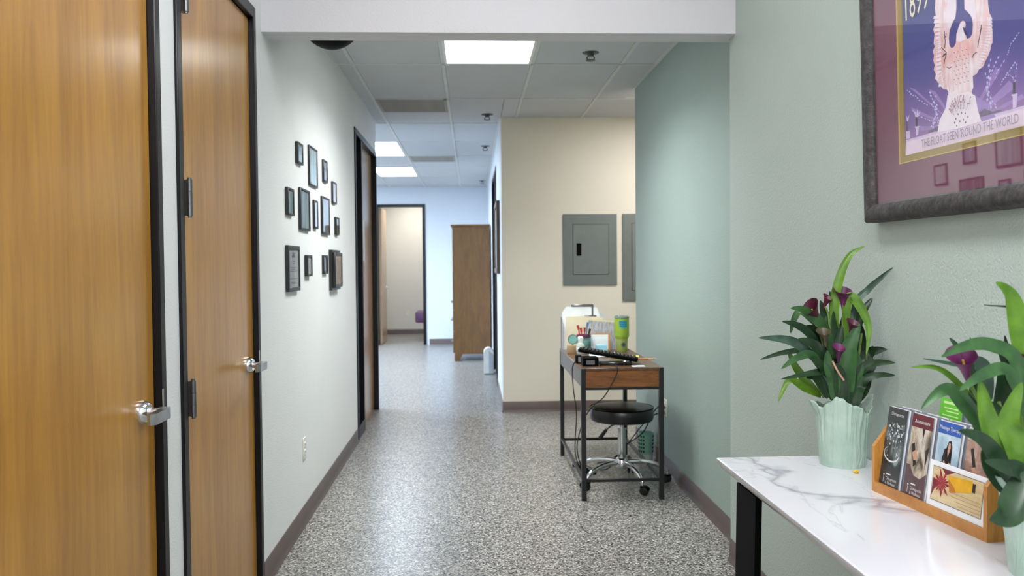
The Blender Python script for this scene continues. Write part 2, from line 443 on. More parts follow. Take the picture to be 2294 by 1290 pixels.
# ---- vents
M_vent = mat('vent_grey', C(168, 164, 157), .8)
M_ventl = mat('vent_slat', C(160, 156, 149), .8)
for (i, j) in VENT:
    x, y = cell(i, j)
    t = thing('ceiling_vent', 'grey square return vent in the %s' % ('hall ceiling near the left wall' if j == 3 else 'far room ceiling beyond the lamps'), 'vent', (x+PX/2, y+PX/2, ZC))
    a = PX/2-G
    b = MB()
    for q in (((-a, -a, -.006), (a, -a+.025, .012)), ((-a, a-.025, -.006), (a, a, .012)), ((-a, -a, -.006), (-a+.025, a, .012)), ((a-.025, -a, -.006), (a, a, .012))): b.box(*q)
    b.build('frame', M_vent, t, smooth=False)
    MB().box((-a, -a, .0), (a, a, .018)).build('backing', M_vent, t, smooth=False)
    sm = None
    for k in range(16):
        yy = -a+.035+k*(2*a-.07)/15
        if sm is None:
            o = MB().obox((0, 0, 0), (2*a-.05, .03, .003), Matrix.Rotation(.06, 3, 'X')).build('slat', M_ventl, t, smooth=False); sm = o.data
        else: o = link('slat', sm, t)
        o.location = (0, yy, -.002)
# ---- sprinklers
M_spr = mat('sprinkler_metal', C(78, 80, 80), .4, .6)
spr = None
for (x, y, l) in ((.779, 5.53, 'sprinkler head right of the hall panel light'), (.154, 7.80, 'sprinkler head at the hall end beside the beige wall top'),
                  (.169, 9.86, 'sprinkler head in far ceiling, nearer of the two there'), (.184, 13.9, 'small far sprinkler head close to the far wall')):
    if spr is None:
        t = spr = thing('sprinkler', l, 'sprinkler', (x, y, ZC), group='ceiling sprinkler heads'); t.scale = (1.35, 1.35, .85)
        MB().lathe([(0.0, 0), (.04, 0), (.038, -.006), (.018, -.012), (.012, -.03), (.0, -.03)], n=20).build('escutcheon', M_spr, t)
        MB().tube([(-.012, 0, -.028), (-.018, 0, -.045), (0, 0, -.058), (.018, 0, -.045), (.012, 0, -.028)], .003, 6).build('yoke', M_spr, t)
        MB().lathe([(0, -.056), (.022, -.057), (.024, -.061), (0, -.063)], n=16).build('deflector', M_spr, t)
    else: copytree(spr, (x, y, ZC), l)
# ---- black dome on the hall ceiling behind the beam
t = thing('ceiling_dome', 'black half dome on the hall ceiling partly hidden by the beam', 'dome', (-.672, 4.24, ZC))
MB().lathe([(0, -.004), (.152, -.004), (.154, -.145), (.150, -.155), (0, -.155)], n=40).build('rim', M_gun, t)
MB().lathe([(.148, -.155)]+[(.148*math.cos(a), -.155-.150*math.sin(a)) for a in [PI/2*k/12 for k in range(1, 12)]]+[(0, -.305)], n=40).build('dome', mat('black_acrylic', C(4, 4, 5), .55, spec=.1), t)

# ------------------------------------------------------------------ doors
def lever(parent, y, z, x0):
    """lever handle on a door facing +X; blade points to -Y"""
    h = bpy.data.objects.new('lever_handle', None); COL.objects.link(h); h.parent = parent; h.location = (x0, y, z); h['label'] = 'satin chrome lever handle'
    MB().lathe([(0, 0), (.033, 0), (.033, .006), (.028, .02), (.024, .024), (0, .024)], n=28, axis=0).build('rose', M_chrome, h)
    b = MB(); b.cyl((.02, 0, 0), (.062, 0, 0), .013, .012, 16)
    b.prism([(.046, .014), (.074, .014), (.079, .004), (.079, -.105), (.066, -.115), (.059, -.113), (.059, -.012), (.046, -.014)], 2, -.017, .013)
    b.build('lever', M_satin, h)
def door(name, yr, zh, leaf_mat, recess=.012, hinge_y=None, handle_y=None, hand_z=.975, mullion=None, leaf_y=None, xface=XL, side=1, jamb=.14):
    """door in a wall along Y; face of the wall at xface, room on `side`"""
    s = side
    d = structure(name, (xface, (yr[0]+yr[1])/2, 0)); yc = (yr[0]+yr[1])/2
    a, c = yr[0]-yc, yr[1]-yc
    f = .05; p = .010
    def bx(b, x0, x1, y0, y1, z0, z1, bev=0):
        b.box((min(s*x0, s*x1), y0, z0), (max(s*x0, s*x1), y1, z1), bev)
    b = MB()
    bx(b, -jamb, p, a-.025, a+f-.03, 0, zh+.022, .003); bx(b, -jamb, p, c-f+.03, c+.02, 0, zh+.022, .003); bx(b, -jamb, p, a+f-.03, c-f+.03, zh-f+.022, zh+.022, .003)
    if mullion: bx(b, -jamb, p-.004, mullion-yc-.025, mullion-yc+.025, 0, zh-f+.022, .003)
    b.build('frame', M_frame, d)
    ly0, ly1 = (a+f-.027, c-f+.027) if leaf_y is None else (leaf_y[0]-yc, leaf_y[1]-yc)
    b = MB(); bx(b, -recess-.044, -recess, ly0, ly1, .008, zh-f+.019, .002)
    leaf = b.build('leaf', leaf_mat, d)
    if mullion:
        b = MB(); bx(b, -.07, -.062, a+f-.03, mullion-yc-.025, .1, zh-f+.02); b.build('pane', M_darkglass, d, smooth=False)
        b = MB(); bx(b, -.1, .006, a+f-.03, mullion-yc-.025, 0, .1, .003); b.build('bottom_rail', M_frame, d)
    if hinge_y is not None:
        for z in (.30, .96, 1.60, 2.243):
            b = MB(); hy = hinge_y-yc
            for k in range(3): b.cyl((s*(p+.006), hy, z-.058+k*.039), (s*(p+.006), hy, z-.058+k*.039+.0375), .0095, n=12)
            b.cyl((s*(p+.006), hy, z-.064), (s*(p+.006), hy, z+.064), .006, n=10)
            bx(b, -.004, p+.002, hy-.004, hy+.026, z-.056, z+.056); b.build('hinge', M_gun, d)
    if handle_y is not None:
        lever(d, handle_y-yc, hand_z, s*-recess)
        b = MB(); bx(b, p, p+.003, c-f+.03, c-f+.037, hand_z-.005, hand_z+.05); b.build('strike_plate', M_satin, d)
    return d, leaf
M_darkglass = mat('dark_glass', C(16, 18, 24), .08, spec=.5)
door('door_1', D1, D1[2], M_door, hinge_y=D1[0]+.035, handle_y=2.415, hand_z=.978)
door('door_2', D2, D2[2], M_door, hinge_y=2.772, handle_y=3.545, hand_z=.978)
M_door3 = wood('door_oak_far', C(150, 108, 62), C(186, 140, 88), (9, 9, .45), .22, .5)
d3, leaf3 = door('door_3', D3, D3[2], M_door3, recess=.035, mullion=7.19, leaf_y=(7.217, 8.19), handle_y=None)
n = MB().box((XL-.0348, 7.36, 1.42), (XL-.033, 7.62, 1.78)).build('paper_notice', M_paper, smooth=False)
tag(n, 'white paper notice on the brown door beside the framed pictures', 'notice')
# dark door on the right wall of the far room
door('door_4', DR, DR[2], M_frame, recess=.03, mullion=10.15, leaf_y=(10.18, 11.26), xface=XC, side=-1, jamb=.12)
# doorway in the far wall with an open leaf
d = structure('door_5', (0, 0, 0)); b = MB(); f = .05
b.box((FO[0], YF-.02, 0), (FO[0]+f, YF+.12, FO[2]), .003).box((FO[1]-f, YF-.02, 0), (FO[1], YF+.12, FO[2]), .003).box((FO[0]+f, YF-.02, FO[2]-f), (FO[1]-f, YF+.12, FO[2]), .003)
b.build('frame', M_frame, d)
MB().box((FO[0]+f, YF+.12, .01), (FO[0]+f+.044, YF+.12+.80, FO[2]-f-.004), .002).build('leaf', wood('door_oak_pale', C(176, 140, 100), C(200, 164, 124), (9, 9, .45), .3, .3), d)
h = bpy.data.objects.new('lever_handle', None); COL.objects.link(h); h.parent = d; h.location = (FO[0]+f+.044, YF+.12+.73, .98)
MB().lathe([(0, 0), (.03, 0), (.03, .008), (.012, .012), (.012, .05), (0, .05)], n=16, axis=0).build('rose', M_satin, h)
MB().box((.045, -.1, -.01), (.065, .012, .01), .004).build('lever', M_satin, h)

# ------------------------------------------------------------------ outlets
M_slot = mat('socket_dark', C(60, 56, 50), .5)
def outlet(loc, rz, label, plug=False):
    """plate facing +X locally"""
    t = thing('wall_outlet', label, 'outlet', loc, (0, 0, rz))
    MB().box((0, -.036, -.058), (.006, .036, .058), .002).build('plate', M_ivory, t)
    for zz in (.02, -.02):
        b = MB().box((.005, -.017, zz-.014), (.009, .017, zz+.014), .003); q = b.build('socket', M_white, t)
        MB().box((.0088, -.009, zz-.004), (.0095, -.006, zz+.007)).box((.0088, .006, zz-.004), (.0095, .009, zz+.006)).build('slots', M_slot, q, smooth=False)
    return t
outlet((XL, 4.62, .405), 0, 'ivory outlet low on the left wall below the framed pictures')
outlet((-1.30, 17.3, .42), -PI/2, 'small outlet on the exam room wall seen through the far doorway')
outlet((XR, 5.62, .42), PI, 'white outlet with black plugs on the sage wall behind the desk')

# ------------------------------------------------------------------ electrical panels
def epanel(x0, x1, z0, z1, dx0, dx1, dz0, dz1, label):
    t = thing('electrical_panel', label, 'electrical panel', ((x0+x1)/2, YBG, z0), group='grey breaker panels on the beige wall')
    cx = (x0+x1)/2
    MB().box((x0-cx, -.014, 0), (x1-cx, 0, z1-z0), .002).build('trim_plate', M_grayp, t)
    MB().box((dx0-cx-.004, -.0145, dz0-z0-.004), (dx1-cx+.004, -.0135, dz1-z0+.004)).build('gap', mat('gap_dark', C(52, 58, 58), .7), t, smooth=False)
    dd = MB().box((dx0-cx, -.019, dz0-z0), (dx1-cx, -.012, dz1-z0), .002).build('door', M_grayd, t)
    MB().box((dx0-cx+.032, -.022, 1.456-z0), (dx0-cx+.077, -.018, 1.573-z0), .003).build('latch', M_black, dd)
epanel(.854, 1.358, 1.182, 1.844, .946, 1.278, 1.283, 1.748, 'grey breaker panel on the beige wall, whole in view left of the other')
epanel(1.411, 1.915, 1.03, 1.845, 1.50, 1.835, 1.13, 1.755, 'grey taller breaker panel partly hidden by the sage wall corner')

# ------------------------------------------------------------------ framed pictures on the left wall
def pmat(name, cols, seed, vert=True, rough=.5):
    t = NT(name); v = t.coord((1, 14 if vert else 3, .8 if vert else 5)); mp = t.add('ShaderNodeMapping'); mp.inputs['Location'].default_value = (seed, seed*1.7, seed*.3); t.link(v, mp.inputs[0])
    n = t.noise(mp.outputs[0], 2.2, 2); t.link(t.ramp(n.outputs[0], [(.36+.28*i/(len(cols)-1), c) for i, c in enumerate(cols)]), t.p.inputs['Base Color'])
    t.p.inputs['Roughness'].default_value = rough; return t.m
P_blue = pmat('print_blue_grey', [C(74, 96, 108), C(150, 176, 186), C(206, 222, 226)], 1)
P_mint = pmat('print_mint', [C(140, 172, 176), C(186, 210, 210), C(222, 230, 232)], 4)
P_dark = pmat('print_dark', [C(36, 44, 48), C(92, 106, 112), C(160, 172, 178)], 9)
P_lav = pmat('print_lavender', [C(110, 118, 142), C(168, 174, 196), C(206, 210, 224)], 12)
P_cert = pmat('print_certificate', [C(206, 208, 212), C(218, 219, 222), C(228, 229, 232)], 15, False)
P_tan = pmat('print_parchment', [C(176, 174, 168), C(190, 187, 180), C(202, 198, 191)], 19, False)
M_ink = mat('ink_grey', C(140, 142, 148), .7)
M_pf = mat('picture_frame_black', C(20, 21, 23), .38)
FRS = [ # y0, y1, z0, z1, depth, frame width, print, lines, label
 (4.505, 4.64, 1.916, 2.028, .030, .012, P_blue, 0, 'small black frame with blue-grey print, topmost on the left side of the cluster'),
 (4.845, 5.095, 1.834, 2.058, .022, .012, P_mint, 0, 'large thin black frame with pale mint print, tallest reaching of the cluster'),
 (5.297, 5.44, 1.898, 2.033, .024, .012, P_lav, 0, 'small black frame with lavender grey print right beside the tall mint one'),
 (5.634, 5.79, 1.789, 1.932, .024, .012, P_cert, 0, 'small black frame with plain pale sheet, upper one nearest the brown door'),
 (4.245, 4.395, 1.633, 1.769, .028, .012, P_mint, 0, 'small black frame with striped mint print, middle row farthest from the brown door'),
 (4.565, 4.83, 1.573, 1.796, .026, .013, P_blue, 0, 'large black frame with blue-grey vertical streaks in the middle row'),
 (4.967, 5.075, 1.596, 1.760, .026, .012, P_lav, 0, 'narrow black frame between two larger ones in the middle row'),
 (5.230, 5.49, 1.574, 1.804, .026, .014, P_dark, 0, 'large black frame with dark grey print in the middle row'),
 (5.742, 5.865, 1.587, 1.705, .030, .012, P_dark, 0, 'small black frame lowest of the column nearest the brown door, above the parchment one'),
 (4.228, 4.505, 1.255, 1.484, .032, .020, P_cert, 1, 'large black framed certificate with peaked emblem, bottom row'),
 (4.707, 4.845, 1.325, 1.441, .034, .012, P_cert, 0, 'small black frame with pale print beside the certificate in the bottom row'),
 (5.250, 5.40, 1.332, 1.447, .026, .014, P_dark, 0, 'small black frame with dark print tucked beside the parchment frame'),
 (5.505, 5.84, 1.225, 1.484, .040, .036, P_tan, 1, 'deep chamfered black frame with grey parchment certificate, bottom row'),
]
for k, (y0, y1, z0, z1, dp, fw, pr, lines, l) in enumerate(FRS):
    t = thing('framed_picture', l, 'picture', (XL, (y0+y1)/2, z0), group='framed pictures on the left wall')
    if k != 12: dp *= .58
    w, h = (y1-y0)/2, z1-z0
    b = MB(); bev = .002
    if k == 12:   # chamfered moulding
        for (ya, yb, za, zb) in ((-w, -w+fw, 0, h), (w-fw, w, 0, h), (-w+fw, w-fw, 0, fw), (-w+fw, w-fw, h-fw, h)): b.box((0, ya, za), (dp*.55, yb, zb))
        q = fw*.45
        b.box((dp*.5, -w+q, q), (dp, -w+fw, h-q), .004).box((dp*.5, w-fw, q), (dp, w-q, h-q), .004).box((dp*.5, -w+fw, q), (dp, w-fw, fw), .004).box((dp*.5, -w+fw, h-fw), (dp, w-fw, h-q), .004)
    else:
        for (ya, yb, za, zb) in ((-w, -w+fw, 0, h), (w-fw, w, 0, h), (-w+fw, w-fw, 0, fw), (-w+fw, w-fw, h-fw, h)): b.box((0, ya, za), (dp, yb, zb), bev)
    b.build('frame', M_pf, t)
    pm = dp-.006
    p = MB().box((.002, -w+fw*.8, fw*.8), (pm, w-fw*.8, h-fw*.8)).build('print', pr, t, smooth=False)
    MB().box((pm+.002, -w+fw*.9, fw*.9), (pm+.0034, w-fw*.9, h-fw*.9)).build('pane', M_glass, t, smooth=False)
    if lines:
        b = MB(); iw, ih = w-fw, h-2*fw
        rows = [(.9, .5), (.68, .28), (.62, .2), (.52, .62), (.47, .5), (.42, .66), (.22, .8), (.12, .5), (.09, .5)] if k == 9 else [(.86-.055*i, .4+.35*random.random()) for i in range(13)]
        for (zz, ww) in rows: b.box((pm, -iw*ww, fw+ih*zz), (pm+.0006, iw*ww, fw+ih*zz+.0028))
        if k == 9: b.prism([(-iw*.38, fw+ih*.79), (0, fw+ih*.95), (iw*.38, fw+ih*.79)], 0, pm, pm+.0007)
        b.build('print_lines', M_ink, p, smooth=False)
# brown picture on the far right wall
t = thing('framed_picture', 'brown framed picture seen edge-on beyond the beige wall corner', 'picture', (XC, 8.95, 1.29))
b = MB()
for (ya, yb, za, zb) in ((-.42, -.37, 0, .73), (.37, .42, 0, .73), (-.37, .37, 0, .05), (-.37, .37, .68, .73)): b.box((-.035, ya, za), (0, yb, zb), .004)
b.build('frame', mat('brown_frame', C(92, 76, 62), .5), t)
MB().box((-.02, -.38, .04), (-.004, .38, .69)).build('print', P_tan, t, smooth=False)

# ------------------------------------------------------------------ framed poster on the near right wall
def stone_mat():
    t = NT('dark_stone_frame'); v = t.coord(); n = t.noise(v, 45, 5, .7)
    t.link(t.ramp(n.outputs[0], [(.34, C(34, 31, 32)), (.55, C(66, 62, 62)), (.72, C(92, 88, 87))]), t.p.inputs['Base Color'])
    t.p.inputs['Roughness'].default_value = .6; t.bump(t.noise(v, 160, 4, .7).outputs[0], .7, .004); return t.m
M_stone = stone_mat()
M_burg = mat('burgundy_mat', C(112, 54, 82), .6)
M_gold = mat('gold_mat', C(150, 126, 52), .45, .2)
M_goldl = mat('gold_line', C(206, 178, 96), .4, .3)
TILT = -.026
PT = Matrix.Translation((XN, 2.0, 1.492)) @ Matrix.Rotation(TILT, 4, 'Y')
pt = thing('framed_poster', 'large dark stone framed poster of a white bird with burgundy mat on sage wall', 'poster', (XN, 2.0, 1.492), (0, TILT, 0))
PTI = PT.inverted()
PDX = -.022     # depth of the print plane, local x
def ploc(px, py, x=PDX):
    """photo point -> local point on the poster's print plane"""
    o = PTI @ EYE; v = PTI.to_3x3() @ ray(px, py); t = (x-o.x)/v.x; q = o+v*t
    return (q.y, q.z)
PW, PH = .462, 1.28       # half width, height
prof = [(0, 0), (-.034, 0), (-.044, .006), (-.049, .018), (-.048, .036), (-.040, .048), (-.028, .052), (-.026, .056), (0, .056)]   # (x, distance inward)
b = MB()
def mould(b, p0, p1, inward, mit0, mit1):
    """profile swept from p0 to p1 (y,z), inward direction, mitred"""
    d = (Vector(p1)-Vector(p0)).normalized(); A = []; Bv = []
    for (x, s) in prof:
        q0 = Vector(p0)+Vector(inward)*s+d*s*mit0; q1 = Vector(p1)+Vector(inward)*s-d*s*mit1
        A.append(b.bm.verts.new((x, q0.x, q0.y))); Bv.append(b.bm.verts.new((x, q1.x, q1.y)))
    n = len(prof)
    for i in range(n): b.bm.faces.new([A[i], A[(i+1) % n], Bv[(i+1) % n], Bv[i]])
    b.bm.faces.new(A[::-1]); b.bm.faces.new(Bv)
mould(b, (-PW, 0), (PW, 0), (0, 1), 1, 1); mould(b, (PW, 0), (PW, PH), (-1, 0), 1, 1); mould(b, (PW, PH), (-PW, PH), (0, -1), 1, 1); mould(b, (-PW, PH), (-PW, 0), (1, 0), 1, 1)
b.build('frame', M_stone, pt)
MB().box((PDX+.004, -PW+.04, .04), (0, PW-.04, PH-.04)).build('backing', M_burg, pt, smooth=False)
# mats: burgundy with window, gold inner mat
gy, gz = ploc(2019, 367)           # outer lower-left corner of the gold mat
iy, iz = ploc(2028, 349)           # corner of the print
gyr, iyr = -gy, -iy
gt, it = PH-gz, PH-iz
def ringbox(b, y0, y1, z0, z1, Y0, Y1, Z0, Z1, x0, x1):
    b.box((x0, Y0, Z0), (x1, y0, Z1)).box((x0, y1, Z0), (x1, Y1, Z1)).box((x0, y0, Z0), (x1, y1, z0)).box((x0, y0, z1), (x1, y1, Z1))
b = MB(); ringbox(b, -gy, gy, gz, gt, -PW+.045, PW-.045, .045, PH-.045, PDX-.0045, PDX+.004); b.build('outer_mat', M_burg, pt, smooth=False)
b = MB(); ringbox(b, -iy, iy, iz, it, -gy-.004, gy+.004, gz-.004, gt+.004, PDX-.002, PDX+.004); b.build('inner_mat', M_gold, pt, smooth=False)
b = MB(); ringbox(b, -gy+.0016, gy-.0016, gz+.0016, gt-.0016, -gy-.001, gy+.001, gz-.001, gt+.001, PDX-.0052, PDX-.002); b.build('mat_bevel', M_goldl, pt, smooth=False)
def poster_bg():
    t = NT('poster_night_sky'); tc = t.add('ShaderNodeTexCoord'); sp = t.add('ShaderNodeSeparateXYZ'); t.link(tc.outputs['Object'], sp.inputs[0])
    n = t.noise(tc.outputs['Object'], 6, 3); ma = t.add('ShaderNodeMath'); ma.operation = 'MULTIPLY_ADD'; ma.inputs[1].default_value = .12; t.link(n.outputs[0], ma.inputs[0]); t.link(sp.outputs[2], ma.inputs[2])
    mr = t.add('ShaderNodeMapRange'); mr.inputs[1].default_value = iz+.05; mr.inputs[2].default_value = iz+.62; t.link(ma.outputs[0], mr.inputs[0])
    t.link(t.ramp(mr.outputs[0], [(0, C(170, 120, 170)), (.16, C(118, 84, 156)), (.36, C(74, 66, 140)), (.6, C(50, 62, 132)), (1, C(48, 66, 124))]), t.p.inputs['Base Color'])
    t.p.inputs['Roughness'].default_value = .6; return t.m
prn = MB().box((PDX+.001, -iy-.003, iz-.003), (PDX+.004, iy+.003, it+.003)).build('print', poster_bg(), pt, smooth=False)
LAY = [0]
def flat(pts, m, name='artwork', x=None):
    """flat printed shape on the poster, pts in photo pixels"""
    LAY[0] += 1; xx = PDX+.001-.00004*LAY[0] if x is None else x
    b = MB()
    for poly in pts:
        q = [Vector((*ploc(*p), 0)) for p in poly]; vs = [b.bm.verts.new((xx, v.x, v.y)) for v in q]
        for tri in tessellate_polygon([q]): b.bm.faces.new([vs[i] for i in tri])
    return b.build(name, m, prn, smooth=False)
M_pwhite = mat('poster_white', C(236, 226, 236), .6)
def bird_mat():
    t = NT('poster_bird'); tc = t.add('ShaderNodeTexCoord'); v = t.coord((1, 18, 5)); n = t.noise(v, 4, 3); n2 = t.noise(tc.outputs['Object'], 9, 2)
    c1 = t.ramp(n.outputs[0], [(.35, C(226, 204, 212)), (.6, C(242, 232, 236))]); c2 = t.ramp(n2.outputs[0], [(.42, (1, 1, 1, 1)), (.66, C(248, 196, 186))])
    m = t.add('ShaderNodeMix'); m.data_type = 'RGBA'; m.blend_type = 'MULTIPLY'; m.inputs[0].default_value = .9; t.link(c1, m.inputs[6]); t.link(c2, m.inputs[7])
    t.link(m.outputs[2], t.p.inputs['Base Color']); t.p.inputs['Roughness'].default_value = .6; return t.m
M_bird = bird_mat()
M_glow = mat('poster_lavender', C(150, 120, 186), .6, var=.1, scale=40)
M_glow2 = mat('poster_pale_lilac', C(208, 190, 222), .6, var=.08, scale=40)
M_pdark = mat('poster_dark', C(54, 44, 62), .6)
M_pink = mat('poster_pink_feather', C(214, 158, 168), .6)
M_pred = mat('poster_red_letters', C(150, 70, 90), .6)
M_pgrey = mat('poster_grey_letters', C(140, 124, 148), .6)
# lower band of the poster, slanting base line and fence
flat([[(2027, 349), (2029, 318), (2301, 239), (2301, 294.6)]], mat('poster_base_band', C(228, 208, 228), .6, var=.05, scale=20))
flat([[(2029, 319), (2029, 314), (2301, 234), (2301, 241)]], M_glow2)
# rays behind the bird
flat([[(2150, 290), (2035, 195), (2050, 200)], [(2150, 290), (2040, 240), (2045, 252)], [(2160, 285), (2260, 180), (2275, 195)], [(2160, 285), (2230, 150), (2240, 160)], [(2150, 290), (2080, 200), (2095, 205)],
      [(2165, 280), (2290, 210), (2294, 220)], [(2150, 290), (2060, 282), (2062, 292)]], M_glow)
flat([[(2110, 262), (2125, 235), (2140, 225), (2185, 215), (2208, 228), (2230, 262), (2190, 275), (2150, 288), (2115, 293), (2095, 296)]], M_glow)
# fountain sprays and torches
def spray(pts, w):
    out = []
    for (x0, y0), (x1, y1) in zip(pts, pts[1:]):
        for k in range(5):
            f0 = k/5+random.uniform(0, .05); f1 = f0+.16
            xa, ya, xb, yb = x0+(x1-x0)*f0, y0+(y1-y0)*f0, x0+(x1-x0)*f1, y0+(y1-y0)*f1
            dx, dy = yb-ya, xa-xb; L = math.hypot(dx, dy) or 1; ww = w*random.uniform(.5, 1.2); j = random.uniform(-w, w)
            dx, dy = dx/L, dy/L
            out.append([(xa+dx*j, ya+dy*j), ((xa+xb)/2+dx*(j+ww), (ya+yb)/2+dy*(j+ww)), (xb+dx*j, yb+dy*j), ((xa+xb)/2+dx*(j-ww), (ya+yb)/2+dy*(j-ww))])
    return out
sp = []
for q, w in (([(2030, 200), (2052, 218), (2078, 238)], 1.8), ([(2040, 246), (2075, 268), (2098, 276)], 1.4), ([(2082, 202), (2098, 240), (2090, 290)], 2.6), ([(2086, 230), (2100, 260), (2104, 290)], 2.2), ([(2094, 212), (2096, 250), (2086, 286)], 2.2),
             ([(2218, 128), (2210, 190), (2222, 246)], 2.6), ([(2236, 124), (2216, 170), (2208, 230)], 2.2), ([(2206, 160), (2212, 210), (2232, 244)], 2.2), ([(2284, 72), (2262, 100), (2256, 124)], 1.6), ([(2250, 130), (2226, 180)], 1.8),
             ([(2276, 138), (2256, 166), (2238, 190)], 2), ([(2258, 166), (2270, 174), (2274, 186)], 1.8), ([(2278, 140), (2274, 184)], 1.4)): sp += spray(q, w)
flat(sp, mat('poster_sprays', C(196, 190, 232), .6))
tor = [[(2050, 262), (2055, 262), (2055, 284), (2051, 284)], [(2030, 272), (2032, 272), (2033, 296), (2030, 296)], [(2268, 184), (2274, 184), (2274, 210), (2268, 210)]]
flat(tor, M_pdark)
flat([[(2048, 284), (2059, 282), (2058, 287), (2056, 302), (2051, 304), (2051, 288)], [(2264, 212), (2279, 209), (2278, 214), (2276, 240), (2268, 243), (2268, 217)], [(2029, 294), (2038, 292), (2038, 310), (2030, 312)]], M_glow2)
flat([[(2050, 262), (2046, 246), (2053, 256), (2054, 242), (2056, 255), (2061, 248), (2056, 262)], [(2031, 272), (2029, 258), (2033, 264), (2037, 256), (2034, 272)]], M_glow2)
# city strip
city = [(2028, 316)]
for k in range(28):
    x = 2030+k*9.6; yb = 313-(x-2028)*.293
    city += [(x, yb-random.uniform(1, 7)), (x+5, yb-random.uniform(1, 6))]
city += [(2294, 238), (2294, 236)]
for k in range(24):
    x = 2100+k*7.2; yb = 313-(x-2028)*.293
# (single dark slivers left and right of the dotted base)
flat([[(2078, 298), (2080, 292), (2092, 288), (2100, 283), (2112, 284), (2132, 276), (2134, 284), (2110, 291)], [(2172, 268), (2176, 260), (2190, 254), (2205, 243), (2212, 246), (2222, 250), (2240, 246), (2246, 247), (2220, 256)]], mat('poster_ribbons', C(92, 74, 108), .6, var=.4, scale=120))
# bird: outer silhouette
sil = [(2096, -14), (2094, 20), (2096, 38), (2092, 46), (2094, 56), (2090, 66), (2093, 76), (2091, 98), (2094, 104), (2089, 114), (2092, 124), (2090, 136), (2094, 146), (2091, 156), (2096, 166), (2094, 176), (2101, 184), (2104, 190), (2110, 196), (2113, 200), (2120, 200), (2124, 205),
       (2124, 222), (2118, 250), (2116, 280), (2140, 290), (2178, 276), (2186, 262), (2184, 234), (2176, 205), (2180, 196), (2179, 170), (2184, 168), (2188, 165), (2192, 156), (2198, 152), (2204, 146), (2206, 138), (2212, 128), (2218, 112), (2220, 100), (2223, 96), (2223, 70), (2221, 60), (2219, 50), (2220, 36), (2216, 30), (2213, 10), (2212, -14),
       (2159, -14), (2160, 20), (2168, 28), (2176, 37), (2179, 54), (2178, 74), (2173, 84), (2166, 87), (2163, 78), (2158, 68), (2156, 62), (2162, 62), (2163, 54), (2161, 48), (2156, 46), (2151, 50), (2147, 60), (2142, 76), (2141, 96), (2136, 106), (2130, 107), (2126, 100), (2125, 84), (2127, 68), (2133, 52), (2140, 38), (2142, 20), (2142, -14)]
flat([sil], M_bird)
flat([[(2122, 214), (2119, 240), (2104, 270), (2100, 296), (2150, 287), (2198, 272), (2190, 246), (2184, 214), (2168, 205), (2150, 210), (2136, 204)]], M_pwhite)
flat([[(2140, -14), (2141, 20), (2138, 36), (2131, 50), (2126, 66), (2122, 60), (2120, 20), (2124, -14)], [(2161, -14), (2162, 20), (2172, 30), (2178, 44), (2186, 40), (2184, 10), (2180, -14)], [(2148, 60), (2151, 51), (2156, 48), (2160, 52), (2157, 64), (2160, 76), (2163, 88), (2150, 94), (2142, 92), (2143, 76)]], M_pwhite)
tips = []
for k in range(17):
    a = k/16; x, y = 2092+3*math.sin(a*5)+a*a*14, 40+a*152
    tips.append([(x, y-4), (x+10, y-6), (x+11, y+1), (x-2, y+2.5)])
for k in range(15):
    a = k/14; x, y = 2221+2*math.sin(a*4)-a*a*24, 42+a*108
    tips.append([(x, y-4), (x-10, y-4), (x-10, y+2), (x+1.5, y+2)])
flat(tips, M_pwhite)
# feather lines, dark wing marks, breast ticks
fe = []
for k in range(15):
    a = k/14; x0, y0 = 2122-8*math.sin(a*3), 60+a*110; x1, y1 = 2093+a*10, 62+a*122
    fe.append([(x0, y0), (x1, y1), (x1+.4, y1+1.3)])
for k in range(15):
    a = k/14; x0, y0 = 2194-a*10, 56+a*90; x1, y1 = 2221-a*18, 58+a*92
    fe.append([(x0, y0), (x1, y1), (x1, y1+1.3)])
for k in range(9): fe.append([(2108+k*2.6, 150+k), (2102+k*3, 184+k*2.4), (2103+k*3, 184+k*2.4)])
flat(fe, M_pink)
dk = []
for q in ([(2115, 70), (2117, 92), (2116, 108)], [(2114, 78), (2119, 84), (2119, 74)], [(2108, 106), (2120, 118), (2112, 124)], [(2120, 120), (2116, 134), (2114, 144)], [(2120, 150), (2126, 153), (2133, 149)], [(2198, 56), (2196, 74), (2192, 92), (2190, 106)], [(2194, 70), (2199, 64)], [(2180, 124), (2185, 118), (2189, 118)], [(2178, 130), (2181, 120)], [(2110, 128), (2119, 121)], [(2157, 60), (2160, 72), (2163, 78)]):
    for a, c in zip(q, q[1:]):
        dx, dy = c[1]-a[1], a[0]-c[0]; L = math.hypot(dx, dy); dx, dy = dx/L*.8, dy/L*.8
        dk.append([(a[0]+dx, a[1]+dy), (c[0]+dx, c[1]+dy), (c[0]-dx, c[1]-dy), (a[0]-dx, a[1]-dy)])
for r in range(8):
    for c in range(4):
        x = 2137+c*9+(r % 2)*4.5; y = 118+r*10-c*2.4
        dk.append([(x-2, y-1), (x+1.6, y), (x+2, y+2.2), (x+.6, y+1)])
for (x, y) in ((2146, 256), (2154, 253), (2162, 254), (2141, 266), (2168, 262), (2138, 275), (2150, 272), (2158, 268), (2163, 274), (2143, 282)):
    dk.append([(x-1.5, y), (x, y-3.2), (x+1.5, y), (x, y+2.6)])
flat(dk, M_pdark)
